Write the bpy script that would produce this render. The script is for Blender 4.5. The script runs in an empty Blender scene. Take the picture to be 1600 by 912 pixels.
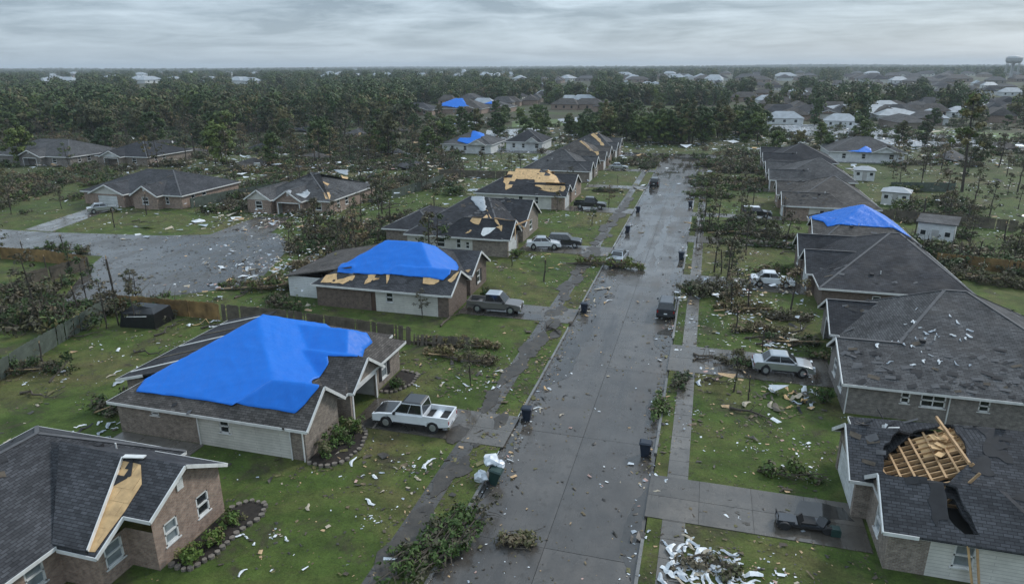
import bpy, bmesh, math, random
from mathutils import Vector, Matrix, noise
from mathutils.geometry import delaunay_2d_cdt
rnd = random.Random(11)
scene = bpy.context.scene
COL = scene.collection
# ------------------------------------------------------------------ camera
CAM_H, FPX = 24.6, 1067.0
PITCH = math.atan((456-103)/FPX); YAW = math.radians(15.8); ROLL = math.radians(0.28)
FWD = Vector((-math.sin(YAW)*math.cos(PITCH), math.cos(YAW)*math.cos(PITCH), -math.sin(PITCH)))
_r0 = Vector((math.cos(YAW), math.sin(YAW), 0)); _u0 = _r0.cross(FWD)
RGT = _r0*math.cos(ROLL)-_u0*math.sin(ROLL); UPV = _u0*math.cos(ROLL)+_r0*math.sin(ROLL)
cd = bpy.data.cameras.new('camera'); cam = bpy.data.objects.new('camera', cd); COL.objects.link(cam)
cd.sensor_width = 36; cd.lens = FPX/1600*36; cd.clip_start = .5; cd.clip_end = 30000
cam.matrix_world = Matrix(((RGT.x, UPV.x, -FWD.x, 0), (RGT.y, UPV.y, -FWD.y, 0), (RGT.z, UPV.z, -FWD.z, CAM_H), (0, 0, 0, 1)))
scene.camera = cam
# ------------------------------------------------------------------ sky, sun, exposure
SUN_EL, SUN_AZ = math.radians(38), math.radians(38)      # azimuth clockwise from +Y
w = bpy.data.worlds.new('World'); scene.world = w; w.use_nodes = True
nt = w.node_tree; nt.nodes.clear()
def wn(t, **k):
    n = nt.nodes.new(t)
    for a, b in k.items(): setattr(n, a, b)
    return n
out = wn('ShaderNodeOutputWorld'); bg = wn('ShaderNodeBackground'); nt.links.new(bg.outputs[0], out.inputs[0])
sky = wn('ShaderNodeTexSky', sky_type='NISHITA', sun_disc=False, sun_elevation=SUN_EL, sun_rotation=SUN_AZ)
tc = wn('ShaderNodeTexCoord'); sp = wn('ShaderNodeSeparateXYZ'); nt.links.new(tc.outputs['Generated'], sp.inputs[0])
def wmath(op, a, b=None):
    n = wn('ShaderNodeMath', operation=op)
    for i, q in enumerate((a, b)):
        if q is None: continue
        if isinstance(q, (int, float)): n.inputs[i].default_value = q
        else: nt.links.new(q, n.inputs[i])
    return n.outputs[0]
zz = wmath('ADD', wmath('MAXIMUM', sp.outputs[2], 0.0), 0.10)
cb = wn('ShaderNodeCombineXYZ'); nt.links.new(wmath('DIVIDE', sp.outputs[0], zz), cb.inputs[0]); nt.links.new(wmath('DIVIDE', sp.outputs[1], zz), cb.inputs[1])
def wnoise(scale, detail, rough, dist=0.0):
    n = wn('ShaderNodeTexNoise'); n.inputs['Scale'].default_value = scale; n.inputs['Detail'].default_value = detail
    n.inputs['Roughness'].default_value = rough; n.inputs['Distortion'].default_value = dist
    nt.links.new(cb.outputs[0], n.inputs['Vector']); return n.outputs[0]
mixn = wmath('ADD', wmath('MULTIPLY', wnoise(.42, 6, .6, .9), .62), wmath('MULTIPLY', wnoise(1.5, 6, .6, .5), .38))
rp = wn('ShaderNodeValToRGB'); nt.links.new(mixn, rp.inputs[0])
e = rp.color_ramp.elements
e[0].position = .42; e[0].color = (.118, .158, .202, 1); e[1].position = .60; e[1].color = (.345, .412, .475, 1)
hz = wmath('POWER', wmath('SUBTRACT', 1.0, wmath('MINIMUM', wmath('MULTIPLY', wmath('MAXIMUM', sp.outputs[2], 0.0), 7.0), 1.0)), 1.6)
mh = wn('ShaderNodeMixRGB'); nt.links.new(wmath('MULTIPLY', hz, .75), mh.inputs[0]); nt.links.new(rp.outputs[0], mh.inputs[1]); mh.inputs[2].default_value = (.295, .362, .425, 1)
sk = wn('ShaderNodeMixRGB', blend_type='ADD'); sk.inputs[0].default_value = 1
sc_ = wn('ShaderNodeMixRGB', blend_type='MULTIPLY'); sc_.inputs[0].default_value = 1; nt.links.new(sky.outputs[0], sc_.inputs[1]); sc_.inputs[2].default_value = (.012, .012, .012, 1)
ov_ = wn('ShaderNodeMixRGB', blend_type='MULTIPLY'); ov_.inputs[0].default_value = 1                     # overcast sky, brightened towards the unseen zenith to light the ground more
zen_gain = wmath('ADD', 1.0, wmath('MULTIPLY', wmath('MAXIMUM', sp.outputs[2], 0.0), 1.7)); nt.links.new(mh.outputs[0], ov_.inputs[1]); nt.links.new(zen_gain, ov_.inputs[2])
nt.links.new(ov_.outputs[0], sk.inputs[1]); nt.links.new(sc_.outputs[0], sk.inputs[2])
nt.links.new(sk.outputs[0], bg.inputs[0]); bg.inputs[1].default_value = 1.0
sd = bpy.data.lights.new('sun', 'SUN'); sd.energy = 1.5; sd.angle = math.radians(12); sd.color = (1, .97, .93)
so = bpy.data.objects.new('sun', sd); COL.objects.link(so)
sdir = Vector((math.sin(SUN_AZ)*math.cos(SUN_EL), math.cos(SUN_AZ)*math.cos(SUN_EL), math.sin(SUN_EL)))
so.rotation_euler = sdir.to_track_quat('Z', 'Y').to_euler()
vs = scene.view_settings; vs.view_transform = 'Standard'; vs.look = 'None'; vs.gamma = 1; vs.exposure = 0.55; vs.use_curve_mapping = False
# ------------------------------------------------------------------ survey helpers (photo pixel -> place on the ground / on a roof)
def ray(px, py): return (FWD*FPX+RGT*(px-800)-UPV*(py-456)).normalized()
def at(px, py, z=0.0):
    d = ray(px, py); return Vector((0, 0, CAM_H))+d*((z-CAM_H)/d.z)
def on_roof(h, px, py):
    d = ray(px, py); t = 15.0; o = Vector((0, 0, CAM_H))
    while t < 400:
        p = o+d*t
        z = h.zr(p.x, p.y)
        if z is not None and p.z <= z: return Vector((p.x, p.y))
        if p.z < 0: break
        t += .03 if t < 120 else .1
    p = at(px, py, 3.5); return Vector((p.x, p.y))
# ------------------------------------------------------------------ materials
class NT:
    def __init__(s, name):
        s.m = bpy.data.materials.new(name); s.m.use_nodes = True; s.t = s.m.node_tree
        s.b = s.t.nodes['Principled BSDF']; s.c = None
    def n(s, typ, **k):
        n = s.t.nodes.new(typ)
        for a, b in k.items(): setattr(n, a, b)
        return n
    def l(s, a, b): s.t.links.new(a, b)
    def coord(s, kind):
        if kind == 'pos': return s.n('ShaderNodeNewGeometry').outputs['Position']
        return s.n('ShaderNodeTexCoord').outputs[{'uv': 'UV', 'obj': 'Object'}[kind]]
    def noise(s, vec, scale, detail=3, rough=.55, dist=0):
        n = s.n('ShaderNodeTexNoise'); s.l(vec, n.inputs['Vector'])
        n.inputs['Scale'].default_value = scale; n.inputs['Detail'].default_value = detail; n.inputs['Roughness'].default_value = rough; n.inputs['Distortion'].default_value = dist
        return n.outputs[0]
    def ramp(s, fac, stops):
        r = s.n('ShaderNodeValToRGB'); s.l(fac, r.inputs[0]); el = r.color_ramp.elements
        for i, (p, c) in enumerate(stops):
            q = el[i] if i < 2 else el.new(p)
            q.position = p; q.color = tuple(c)+(1,) if not isinstance(c, (int, float)) else (c, c, c, 1)
        return r.outputs[0]
    def mix(s, fac, a, b, mode='MIX'):
        m = s.n('ShaderNodeMixRGB', blend_type=mode)
        for i, q in enumerate((fac, a, b)):
            if isinstance(q, (int, float)): m.inputs[i].default_value = q if i == 0 else (q, q, q, 1)
            elif isinstance(q, tuple): m.inputs[i].default_value = q+(1,)
            else: s.l(q, m.inputs[i])
        return m.outputs[0]
    def bump(s, h, strength=.3, dist=.02):
        b = s.n('ShaderNodeBump'); b.inputs['Strength'].default_value = strength; b.inputs['Distance'].default_value = dist
        s.l(h, b.inputs['Height']); s.l(b.outputs[0], s.b.inputs['Normal'])
    def base(s, c):
        if isinstance(c, tuple): s.b.inputs['Base Color'].default_value = c+(1,)
        else: s.l(c, s.b.inputs['Base Color'])
    def rough(s, r):
        if isinstance(r, (int, float)): s.b.inputs['Roughness'].default_value = r
        else: s.l(r, s.b.inputs['Roughness'])
def dk(c, k): return tuple(x*k for x in c)
def plain(name, c, rough=.7, var=.25, scale=1.5, bump=0, spec=.5, metal=0, coat=0, kind='obj', bscale=None):
    q = NT(name); v = q.coord(kind)
    n1 = q.noise(v, scale, 5, .6)
    q.base(q.ramp(n1, [(.28, dk(c, 1-var)), (.72, dk(c, 1+var))])); q.rough(rough)
    q.b.inputs['Specular IOR Level'].default_value = spec; q.b.inputs['Metallic'].default_value = metal; q.b.inputs['Coat Weight'].default_value = coat
    if bump: q.bump(q.noise(v, bscale or scale*6, 4), bump, .03)
    return q.m
def shingle(name, c, seed=0):
    q = NT(name); uv = q.coord('uv'); pos = q.coord('pos')
    b = q.n('ShaderNodeTexBrick'); q.l(uv, b.inputs['Vector']); b.offset = .5
    b.inputs['Scale'].default_value = 1; b.inputs['Brick Width'].default_value = .42; b.inputs['Row Height'].default_value = .17
    b.inputs['Mortar Size'].default_value = .016; b.inputs['Bias'].default_value = 0
    b.inputs['Color1'].default_value = dk(c, .68)+(1,); b.inputs['Color2'].default_value = dk(c, 1.28)+(1,); b.inputs['Mortar'].default_value = dk(c, .35)+(1,)
    big = q.ramp(q.noise(pos, .35+seed*.03, 5, .65), [(.3, .6), (.7, 1.28)])
    c1 = q.mix(1, b.outputs['Color'], big, 'MULTIPLY')
    fine = q.ramp(q.noise(pos, 2.6, 6, .7), [(.3, .8), (.72, 1.18)])
    c2 = q.mix(1, c1, fine, 'MULTIPLY')
    tear = q.ramp(q.noise(pos, 1.1, 4, .75), [(.665, 0.0), (.69, 1.0)])       # torn tabs show the dark layer below
    q.base(q.mix(tear, c2, dk(c, .38)))
    q.rough(q.ramp(q.noise(pos, .5, 3), [(.35, .72), (.65, .9)])); q.b.inputs['Specular IOR Level'].default_value = .18; q.bump(b.outputs['Fac'], -.6, .025)
    return q.m
def brickm(name, c1, c2, mortar):
    q = NT(name); uv = q.coord('uv'); pos = q.coord('pos')
    b = q.n('ShaderNodeTexBrick'); q.l(uv, b.inputs['Vector'])
    b.inputs['Scale'].default_value = 1; b.inputs['Brick Width'].default_value = .24; b.inputs['Row Height'].default_value = .085; b.inputs['Mortar Size'].default_value = .012
    b.inputs['Color1'].default_value = c1+(1,); b.inputs['Color2'].default_value = c2+(1,); b.inputs['Mortar'].default_value = mortar+(1,)
    v = q.ramp(q.noise(pos, 3.1, 5, .7), [(.3, .6), (.7, 1.35)])
    q.base(q.mix(1, b.outputs['Color'], v, 'MULTIPLY')); q.rough(.85); q.bump(b.outputs['Fac'], -.4, .015)
    return q.m
def sidingm(name, c):
    q = NT(name); uv = q.coord('uv'); pos = q.coord('pos')
    b = q.n('ShaderNodeTexBrick'); q.l(uv, b.inputs['Vector'])
    b.inputs['Scale'].default_value = 1; b.inputs['Brick Width'].default_value = 3.6; b.inputs['Row Height'].default_value = .2; b.inputs['Mortar Size'].default_value = .012
    b.inputs['Color1'].default_value = c+(1,); b.inputs['Color2'].default_value = dk(c, .94)+(1,); b.inputs['Mortar'].default_value = dk(c, .6)+(1,)
    st = q.ramp(q.noise(pos, .9, 6, .7), [(.3, .74), (.6, 1.0)])
    q.base(q.mix(1, b.outputs['Color'], st, 'MULTIPLY')); q.rough(.6); q.bump(b.outputs['Fac'], -.3, .01)
    return q.m
def leafm(name, c, c2):
    q = NT(name); pos = q.coord('pos')
    oi = q.n('ShaderNodeObjectInfo').outputs['Random']
    n1 = q.noise(pos, .55, 4, .7); n2 = q.noise(pos, 5, 2)
    k = q.ramp(n1, [(.3, c), (.7, c2)])
    k = q.mix(1, k, q.ramp(n2, [(.25, .6), (.75, 1.35)]), 'MULTIPLY')
    q.base(q.mix(1, k, q.ramp(oi, [(0, (.62, .72, .62)), (.55, (1, 1, .95)), (1, (1.55, 1.35, 1.05))]), 'MULTIPLY')); q.rough(.6)
    q.b.inputs['Specular IOR Level'].default_value = .25
    return q.m
MT = {}
MT['shingle_char'] = shingle('shingle_charcoal', (.062, .063, .068))
MT['shingle_dark'] = shingle('shingle_dark', (.040, .041, .046), 1)
MT['shingle_grey'] = shingle('shingle_grey', (.088, .087, .088), 2)
MT['shingle_brown'] = shingle('shingle_brown', (.092, .083, .076), 3)
MT['brick_red'] = brickm('brick_red', (.24, .145, .10), (.33, .225, .165), (.30, .27, .24))
MT['brick_brown'] = brickm('brick_brown', (.17, .125, .095), (.27, .215, .17), (.28, .26, .23))
MT['brick_grey'] = brickm('brick_grey', (.15, .13, .115), (.24, .21, .185), (.24, .23, .215))
MT['brick_dark'] = brickm('brick_dark', (.115, .075, .055), (.16, .11, .085), (.17, .15, .13))
MT['siding'] = sidingm('siding_cream', (.66, .64, .58))
MT['siding_w'] = sidingm('siding_white', (.74, .75, .74))
MT['trim'] = plain('white_trim', (.66, .66, .64), .5, .15, 2)
MT['soffit'] = plain('soffit', (.42, .41, .39), .7, .15, 2)
MT['gdoor'] = sidingm('garage_door_white', (.70, .71, .70))
MT['door'] = plain('door_paint', (.10, .06, .045), .5, .2)
MT['glass'] = plain('window_glass', (.018, .022, .026), .08, .3, .8, spec=.7)
MT['glass_blind'] = plain('window_glass_blind', (.20, .23, .24), .15, .3, 2.5, spec=.6)
MT['shutter'] = plain('shutter_dark', (.022, .020, .022), .6)
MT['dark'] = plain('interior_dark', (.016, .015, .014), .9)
MT['concrete_in'] = plain('garage_floor', (.22, .21, .2), .5)
MT['ply'] = plain('plywood', (.56, .36, .17), .75, .28, 2.2, .25, bscale=9)
MT['timber'] = plain('raw_timber', (.43, .27, .135), .75, .3, 3, .2)
MT['felt'] = plain('roof_felt', (.018, .018, .020), .8, .4, 2)
MT['insul'] = plain('attic_insulation', (.30, .20, .12), .95, .5, 2.5, .6)
def tarpm():
    q = NT('blue_tarp'); uv = q.coord('uv'); pos = q.coord('pos')
    n = q.noise(pos, .8, 4, .6, .6)
    q.base(q.ramp(n, [(.2, (.003, .138, .56)), (.8, (.004, .158, .62))]))
    q.rough(.5); q.b.inputs['Specular IOR Level'].default_value = .28
    wv = q.n('ShaderNodeTexWave'); q.l(uv, wv.inputs['Vector']); wv.inputs['Scale'].default_value = .55; wv.inputs['Distortion'].default_value = 6; wv.inputs['Detail'].default_value = 3
    q.bump(q.mix(.5, wv.outputs['Fac'], q.noise(pos, .8, 3, .5)), .25, .12)
    return q.m
MT['tarp'] = tarpm()
def grassm():
    q = NT('lawn'); p = q.coord('pos')
    c = q.ramp(q.noise(p, .085, 7, .68, .6), [(.30, (.036, .060, .012)), (.46, (.066, .100, .020)), (.57, (.098, .106, .032)), (.70, (.125, .102, .046))])
    c = q.mix(1, c, q.ramp(q.noise(p, .6, 6, .7), [(.3, .55), (.7, 1.35)]), 'MULTIPLY')
    c = q.mix(1, c, q.ramp(q.noise(p, 7, 5, .75), [(.3, .62), (.7, 1.35)]), 'MULTIPLY')
    mud = q.ramp(q.noise(p, .24, 8, .72, .5), [(.54, 0.0), (.64, .85)])
    c = q.mix(mud, c, q.ramp(q.noise(p, 3, 5, .7), [(.3, (.026, .022, .015)), (.7, (.085, .072, .045))]))
    # far away the floor under the trees is litter, not lawn
    ln = q.n('ShaderNodeVectorMath', operation='LENGTH'); q.l(p, ln.inputs[0])
    mr = q.n('ShaderNodeMapRange'); q.l(ln.outputs['Value'], mr.inputs[0]); mr.inputs[1].default_value = 120; mr.inputs[2].default_value = 300
    far = q.ramp(q.noise(p, .03, 8, .75), [(.35, (.035, .045, .02)), (.5, (.065, .06, .036)), (.58, (.055, .075, .026)), (.68, (.075, .105, .030))])
    q.base(q.mix(mr.outputs[0], c, far)); q.rough(.85); q.b.inputs['Specular IOR Level'].default_value = .2
    q.bump(q.mix(.5, q.noise(p, 18, 4, .7), q.noise(p, 2.5, 4, .6)), .9, .12)
    return q.m
MT['grass'] = grassm()
def pavem(name, c, wet=.5, joint=None):
    q = NT(name); p = q.coord('pos')
    oi = q.n('ShaderNodeObjectInfo').outputs['Random']
    k = q.ramp(q.noise(p, .5, 7, .65), [(.3, dk(c, .68)), (.72, dk(c, 1.28))])
    k = q.mix(1, k, q.ramp(oi, [(0, .86), (1, 1.14)]), 'MULTIPLY')
    grit = q.ramp(q.noise(p, 9, 4, .7), [(.3, .8), (.7, 1.18)])
    k = q.mix(1, k, grit, 'MULTIPLY')
    st = q.n('ShaderNodeMapping'); st.inputs['Scale'].default_value = (.85, .07, 1); q.l(p, st.inputs[0])
    streak = q.noise(st.outputs[0], 1, 5, .6)
    k = q.mix(q.ramp(streak, [(.5, 0.0), (.72, .55)]), k, dk(c, .5))
    dirt = q.ramp(q.noise(p, 1.7, 7, .75, .4), [(.55, 0.0), (.66, .8)])
    k = q.mix(dirt, k, (.038, .031, .023))
    q.base(k)
    wetn = q.ramp(q.mix(.55, streak, q.noise(p, .16, 4, .55)), [(.44-.1*wet, .5), (.5, .26), (.58, .06)])
    q.rough(wetn); q.b.inputs['Specular IOR Level'].default_value = .5+.25*wet
    b = q.n('ShaderNodeBump'); b.inputs['Distance'].default_value = .012; q.l(q.noise(p, 14, 4, .7), b.inputs['Height']); q.l(q.ramp(wetn, [(.1, .02), (.45, .45)]), b.inputs['Strength']); q.l(b.outputs[0], q.b.inputs['Normal'])
    return q.m
MT['road'] = pavem('wet_concrete_road', (.074, .065, .056), 1.0)
MT['walk'] = pavem('wet_sidewalk', (.125, .112, .096), .7)
MT['walk_mud'] = pavem('muddy_sidewalk', (.06, .051, .041), .9)
MT['cap'] = plain('ridge_shingle', (.085, .085, .088), .8, .25, 2)
MT['drive'] = pavem('wet_driveway', (.095, .083, .069), .9)
MT['street'] = pavem('littered_street', (.068, .062, .055), 1.0)
MT['lot'] = pavem('pale_wet_lot', (.34, .35, .36), .8)
MT['kerb'] = pavem('kerb_concrete', (.17, .165, .155), .3)
MT['mud'] = plain('wet_mud', (.045, .038, .030), .5, .5, 1.2, .8, kind='pos')
MT['leaf_dk'] = leafm('foliage_dark', (.036, .062, .020), (.072, .108, .032))
MT['leaf_mid'] = leafm('foliage_mid', (.060, .098, .026), (.108, .148, .042))
MT['leaf_ol'] = leafm('foliage_olive', (.075, .078, .036), (.125, .122, .060))
MT['leaf_br'] = leafm('foliage_brown', (.088, .073, .050), (.15, .125, .085))
MT['leaf_shrub'] = leafm('foliage_shrub', (.045, .085, .02), (.085, .14, .035))
MT['bark'] = plain('bark', (.055, .045, .035), .9, .4, 4, .6)
MT['split'] = plain('split_wood', (.46, .31, .17), .8, .3, 5)
MT['twig'] = plain('twig', (.085, .068, .050), .9, .4, 3)
MT['white'] = plain('white_sheet', (.68, .70, .71), .5, .18, 2)
MT['beige'] = plain('beige_scrap', (.42, .36, .27), .7, .3, 2)
MT['pink'] = plain('pink_insulation', (.46, .30, .26), .9, .3, 3)
MT['silver'] = plain('foil_scrap', (.42, .46, .5), .35, .3, 2)
MT['fence'] = plain('fence_wood', (.105, .088, .066), .85, .45, 1.4, .3, kind='pos')
MT['fence_g'] = plain('fence_mossy', (.085, .105, .085), .85, .35, 1.2, .3, kind='pos')
MT['fence_o'] = plain('fence_golden', (.22, .135, .05), .85, .5, .9, .3, kind='pos')
MT['stone'] = plain('edging_stone', (.17, .145, .12), .85, .4, 3, .4)
MT['mulch'] = plain('mulch', (.022, .016, .012), .95, .5, 4, .6)
MT['rubber'] = plain('rubber', (.014, .014, .015), .7)
MT['rim'] = plain('alloy_rim', (.45, .46, .47), .3, .15, 3, metal=.7)
MT['chrome'] = plain('chrome', (.5, .5, .5), .2, .1, 3, metal=.9)
MT['carglass'] = plain('car_glass', (.012, .014, .016), .06, .2, 1, spec=.8)
MT['red'] = plain('tail_lamp', (.34, .015, .012), .25)
MT['lamp'] = plain('head_lamp', (.6, .62, .64), .15)
MT['bin'] = plain('bin_navy', (.010, .018, .034), .45, .3)
MT['bin_g'] = plain('bin_green', (.012, .040, .034), .45, .3)
MT['bag'] = plain('plastic_bag', (.62, .65, .68), .3, .2, 4)
MT['water'] = plain('puddle_water', (.050, .047, .043), .03, .3, 1, spec=.6, kind='pos')
MT['blacktarp'] = plain('black_cover', (.010, .011, .012), .35, .4, 2)
MT['metal_roof'] = plain('pale_metal_roof', (.30, .325, .345), .5, .25, .6)
def paint(n, c, r=.3): return plain(n, c, r, .08, 1, coat=.6)
MT['p_white'] = paint('paint_white', (.70, .72, .74)); MT['p_silver'] = plain('paint_silver', (.50, .52, .54), .28, .08, 1, metal=.75, coat=.5); MT['p_black'] = paint('paint_black', (.014, .015, .017)); MT['p_grey'] = paint('paint_taupe', (.13, .12, .115)); MT['p_navy'] = paint('paint_slate', (.020, .024, .030))
# ------------------------------------------------------------------ mesh builder
def set_uv(me):
    uvl = me.uv_layers.new(name='UVMap').data; vs_ = me.vertices
    for p in me.polygons:
        n = p.normal
        if abs(n.z) > .995: u, v = Vector((1, 0, 0)), Vector((0, 1, 0))
        else:
            u = Vector((-n.y, n.x, 0)).normalized(); v = n.cross(u)
        for li in p.loop_indices:
            c = vs_[me.loops[li].vertex_index].co; uvl[li].uv = (c.dot(u), c.dot(v))
class MB:
    def __init__(s): s.v = []; s.f = []; s.m = []
    def poly(s, pts, m=0):
        k = len(s.v); s.v += [tuple(p) for p in pts]; s.f.append(tuple(range(k, k+len(pts)))); s.m.append(m); return s
    def box(s, x0, x1, y0, y1, z0, z1, m=0):
        k = len(s.v)
        s.v += [(x0, y0, z0), (x1, y0, z0), (x1, y1, z0), (x0, y1, z0), (x0, y0, z1), (x1, y0, z1), (x1, y1, z1), (x0, y1, z1)]
        for f in ((0, 3, 2, 1), (4, 5, 6, 7), (0, 1, 5, 4), (1, 2, 6, 5), (2, 3, 7, 6), (3, 0, 4, 7)): s.f.append(tuple(k+i for i in f)); s.m.append(m)
        return s
    def beam(s, a, b, wd, ht, m=0, up=(0, 0, 1)):
        a = Vector(a); b = Vector(b); d = (b-a).normalized(); sd_ = d.cross(Vector(up))
        if sd_.length < 1e-4: sd_ = d.cross(Vector((1, 0, 0)))
        sd_.normalize(); u = sd_.cross(d)
        k = len(s.v)
        for p in (a, b):
            for i, j in ((-1, -1), (1, -1), (1, 1), (-1, 1)): s.v.append(tuple(p+sd_*(i*wd/2)+u*(j*ht/2)))
        for f in ((0, 1, 2, 3), (7, 6, 5, 4), (0, 4, 5, 1), (1, 5, 6, 2), (2, 6, 7, 3), (3, 7, 4, 0)): s.f.append(tuple(k+i for i in f)); s.m.append(m)
        return s
    def tube(s, pts, rad, n=6, m=0, cap=True):
        pts = [Vector(p) for p in pts]; k0 = len(s.v)
        for i, p in enumerate(pts):
            d = (pts[min(i+1, len(pts)-1)]-pts[max(i-1, 0)]).normalized()
            a = d.cross(Vector((0, 0, 1)))
            if a.length < .05: a = d.cross(Vector((1, 0, 0)))
            a.normalize(); b = d.cross(a)
            for j in range(n):
                t = 2*math.pi*j/n; s.v.append(tuple(p+(a*math.cos(t)+b*math.sin(t))*rad[i]))
        for i in range(len(pts)-1):
            for j in range(n):
                q = k0+i*n; s.f.append((q+j, q+(j+1) % n, q+n+(j+1) % n, q+n+j)); s.m.append(m)
        if cap:
            s.f.append(tuple(range(k0+n-1, k0-1, -1))); s.m.append(m)
            q = k0+(len(pts)-1)*n; s.f.append(tuple(range(q, q+n))); s.m.append(m)
        return s
    def prism(s, pl, z0, z1, m=0):
        n = len(pl); k = len(s.v)
        s.v += [(p[0], p[1], z0) for p in pl]+[(p[0], p[1], z1) for p in pl]
        s.f.append(tuple(range(k+n-1, k-1, -1))); s.m.append(m); s.f.append(tuple(range(k+n, k+2*n))); s.m.append(m)
        for i in range(n): s.f.append((k+i, k+(i+1) % n, k+n+(i+1) % n, k+n+i)); s.m.append(m)
        return s
    def add(s, o, mat=None):
        k = len(s.v); s.v += [tuple(mat @ Vector(p)) for p in o.v] if mat else o.v
        s.f += [tuple(i+k for i in f) for f in o.f]; s.m += o.m; return s
    def mesh(s, name, mats, uv=True, smooth=False, off=None):
        me = bpy.data.meshes.new(name)
        vv = s.v if off is None else [(a-off[0], b-off[1], c-off[2]) for a, b, c in s.v]
        me.from_pydata(vv, [], s.f)
        for q in (mats if isinstance(mats, (list, tuple)) else [mats]): me.materials.append(MT[q] if isinstance(q, str) else q)
        if any(s.m): me.polygons.foreach_set('material_index', s.m)
        if smooth: me.polygons.foreach_set('use_smooth', [True]*len(me.polygons))
        me.update()
        if uv: set_uv(me)
        return me
    def build(s, name, mats, parent=None, uv=True, smooth=False, off=None):
        o_ = off
        if o_ is None and parent is not None: o_ = base_of(parent)
        o = bpy.data.objects.new(name, s.mesh(name, mats, uv, smooth, o_)); COL.objects.link(o)
        if parent is not None: o.parent = parent
        elif o_ is not None: o.location = o_
        return o
def base_of(p):
    l = Vector(p.location)
    while p.parent: p = p.parent; l = l+Vector(p.location)
    return l
def tag(o, label, cat, group=None):
    o['label'] = label; o['category'] = cat
    if group: o['group'] = group
    return o
def thing(name, label, cat, loc=(0, 0, 0), group=None):
    o = bpy.data.objects.new(name, None); COL.objects.link(o); o.location = loc; o.empty_display_size = .2
    return tag(o, label, cat, group)
def struct(o): o['kind'] = 'structure'; return o
def stuff(o): o['kind'] = 'stuff'; return o
def dup(root, loc, rz=0, label=None, group=None, scale=None, rot=None):
    r = root.copy(); COL.objects.link(r); r.location = loc; r.rotation_euler = rot or (0, 0, rz)
    if scale: r.scale = scale if isinstance(scale, (tuple, list)) else (scale,)*3
    if label: r['label'] = label
    if group: r['group'] = group
    for ch in list(root.children):
        c = ch.copy(); COL.objects.link(c); c.parent = r
        for g in ch.children:
            d = g.copy(); COL.objects.link(d); d.parent = c
    return r
def inside(p, pl):
    x, y = p[0], p[1]; c = False; j = len(pl)-1
    for i in range(len(pl)):
        xi, yi = pl[i][0], pl[i][1]; xj, yj = pl[j][0], pl[j][1]
        if (yi > y) != (yj > y) and x < (xj-xi)*(y-yi)/(yj-yi)+xi: c = not c
        j = i
    return c
def nearest(p, pl):
    best = None
    for i in range(len(pl)):
        a = Vector(pl[i][:2]); b = Vector(pl[(i+1) % len(pl)][:2]); ab = b-a
        t = max(0, min(1, (Vector(p[:2])-a).dot(ab)/max(ab.length_squared, 1e-9))); q = a+ab*t
        d = (q-Vector(p[:2])).length
        if best is None or d < best[0]: best = (d, q)
    return best
def rough_edge(pl, step=.5, amp=.15, seed=0):
    rr = random.Random(seed); o = []
    for i in range(len(pl)):
        a = Vector(pl[i][:2]); b = Vector(pl[(i+1) % len(pl)][:2]); n = max(1, int((b-a).length/step)); nn = Vector((-(b-a).y, (b-a).x))
        if nn.length > 0: nn.normalize()
        for k in range(n):
            p = a.lerp(b, k/n)
            if k or True: p = p+nn*rr.uniform(-amp, amp)
            o.append((p.x, p.y))
    return o
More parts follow.
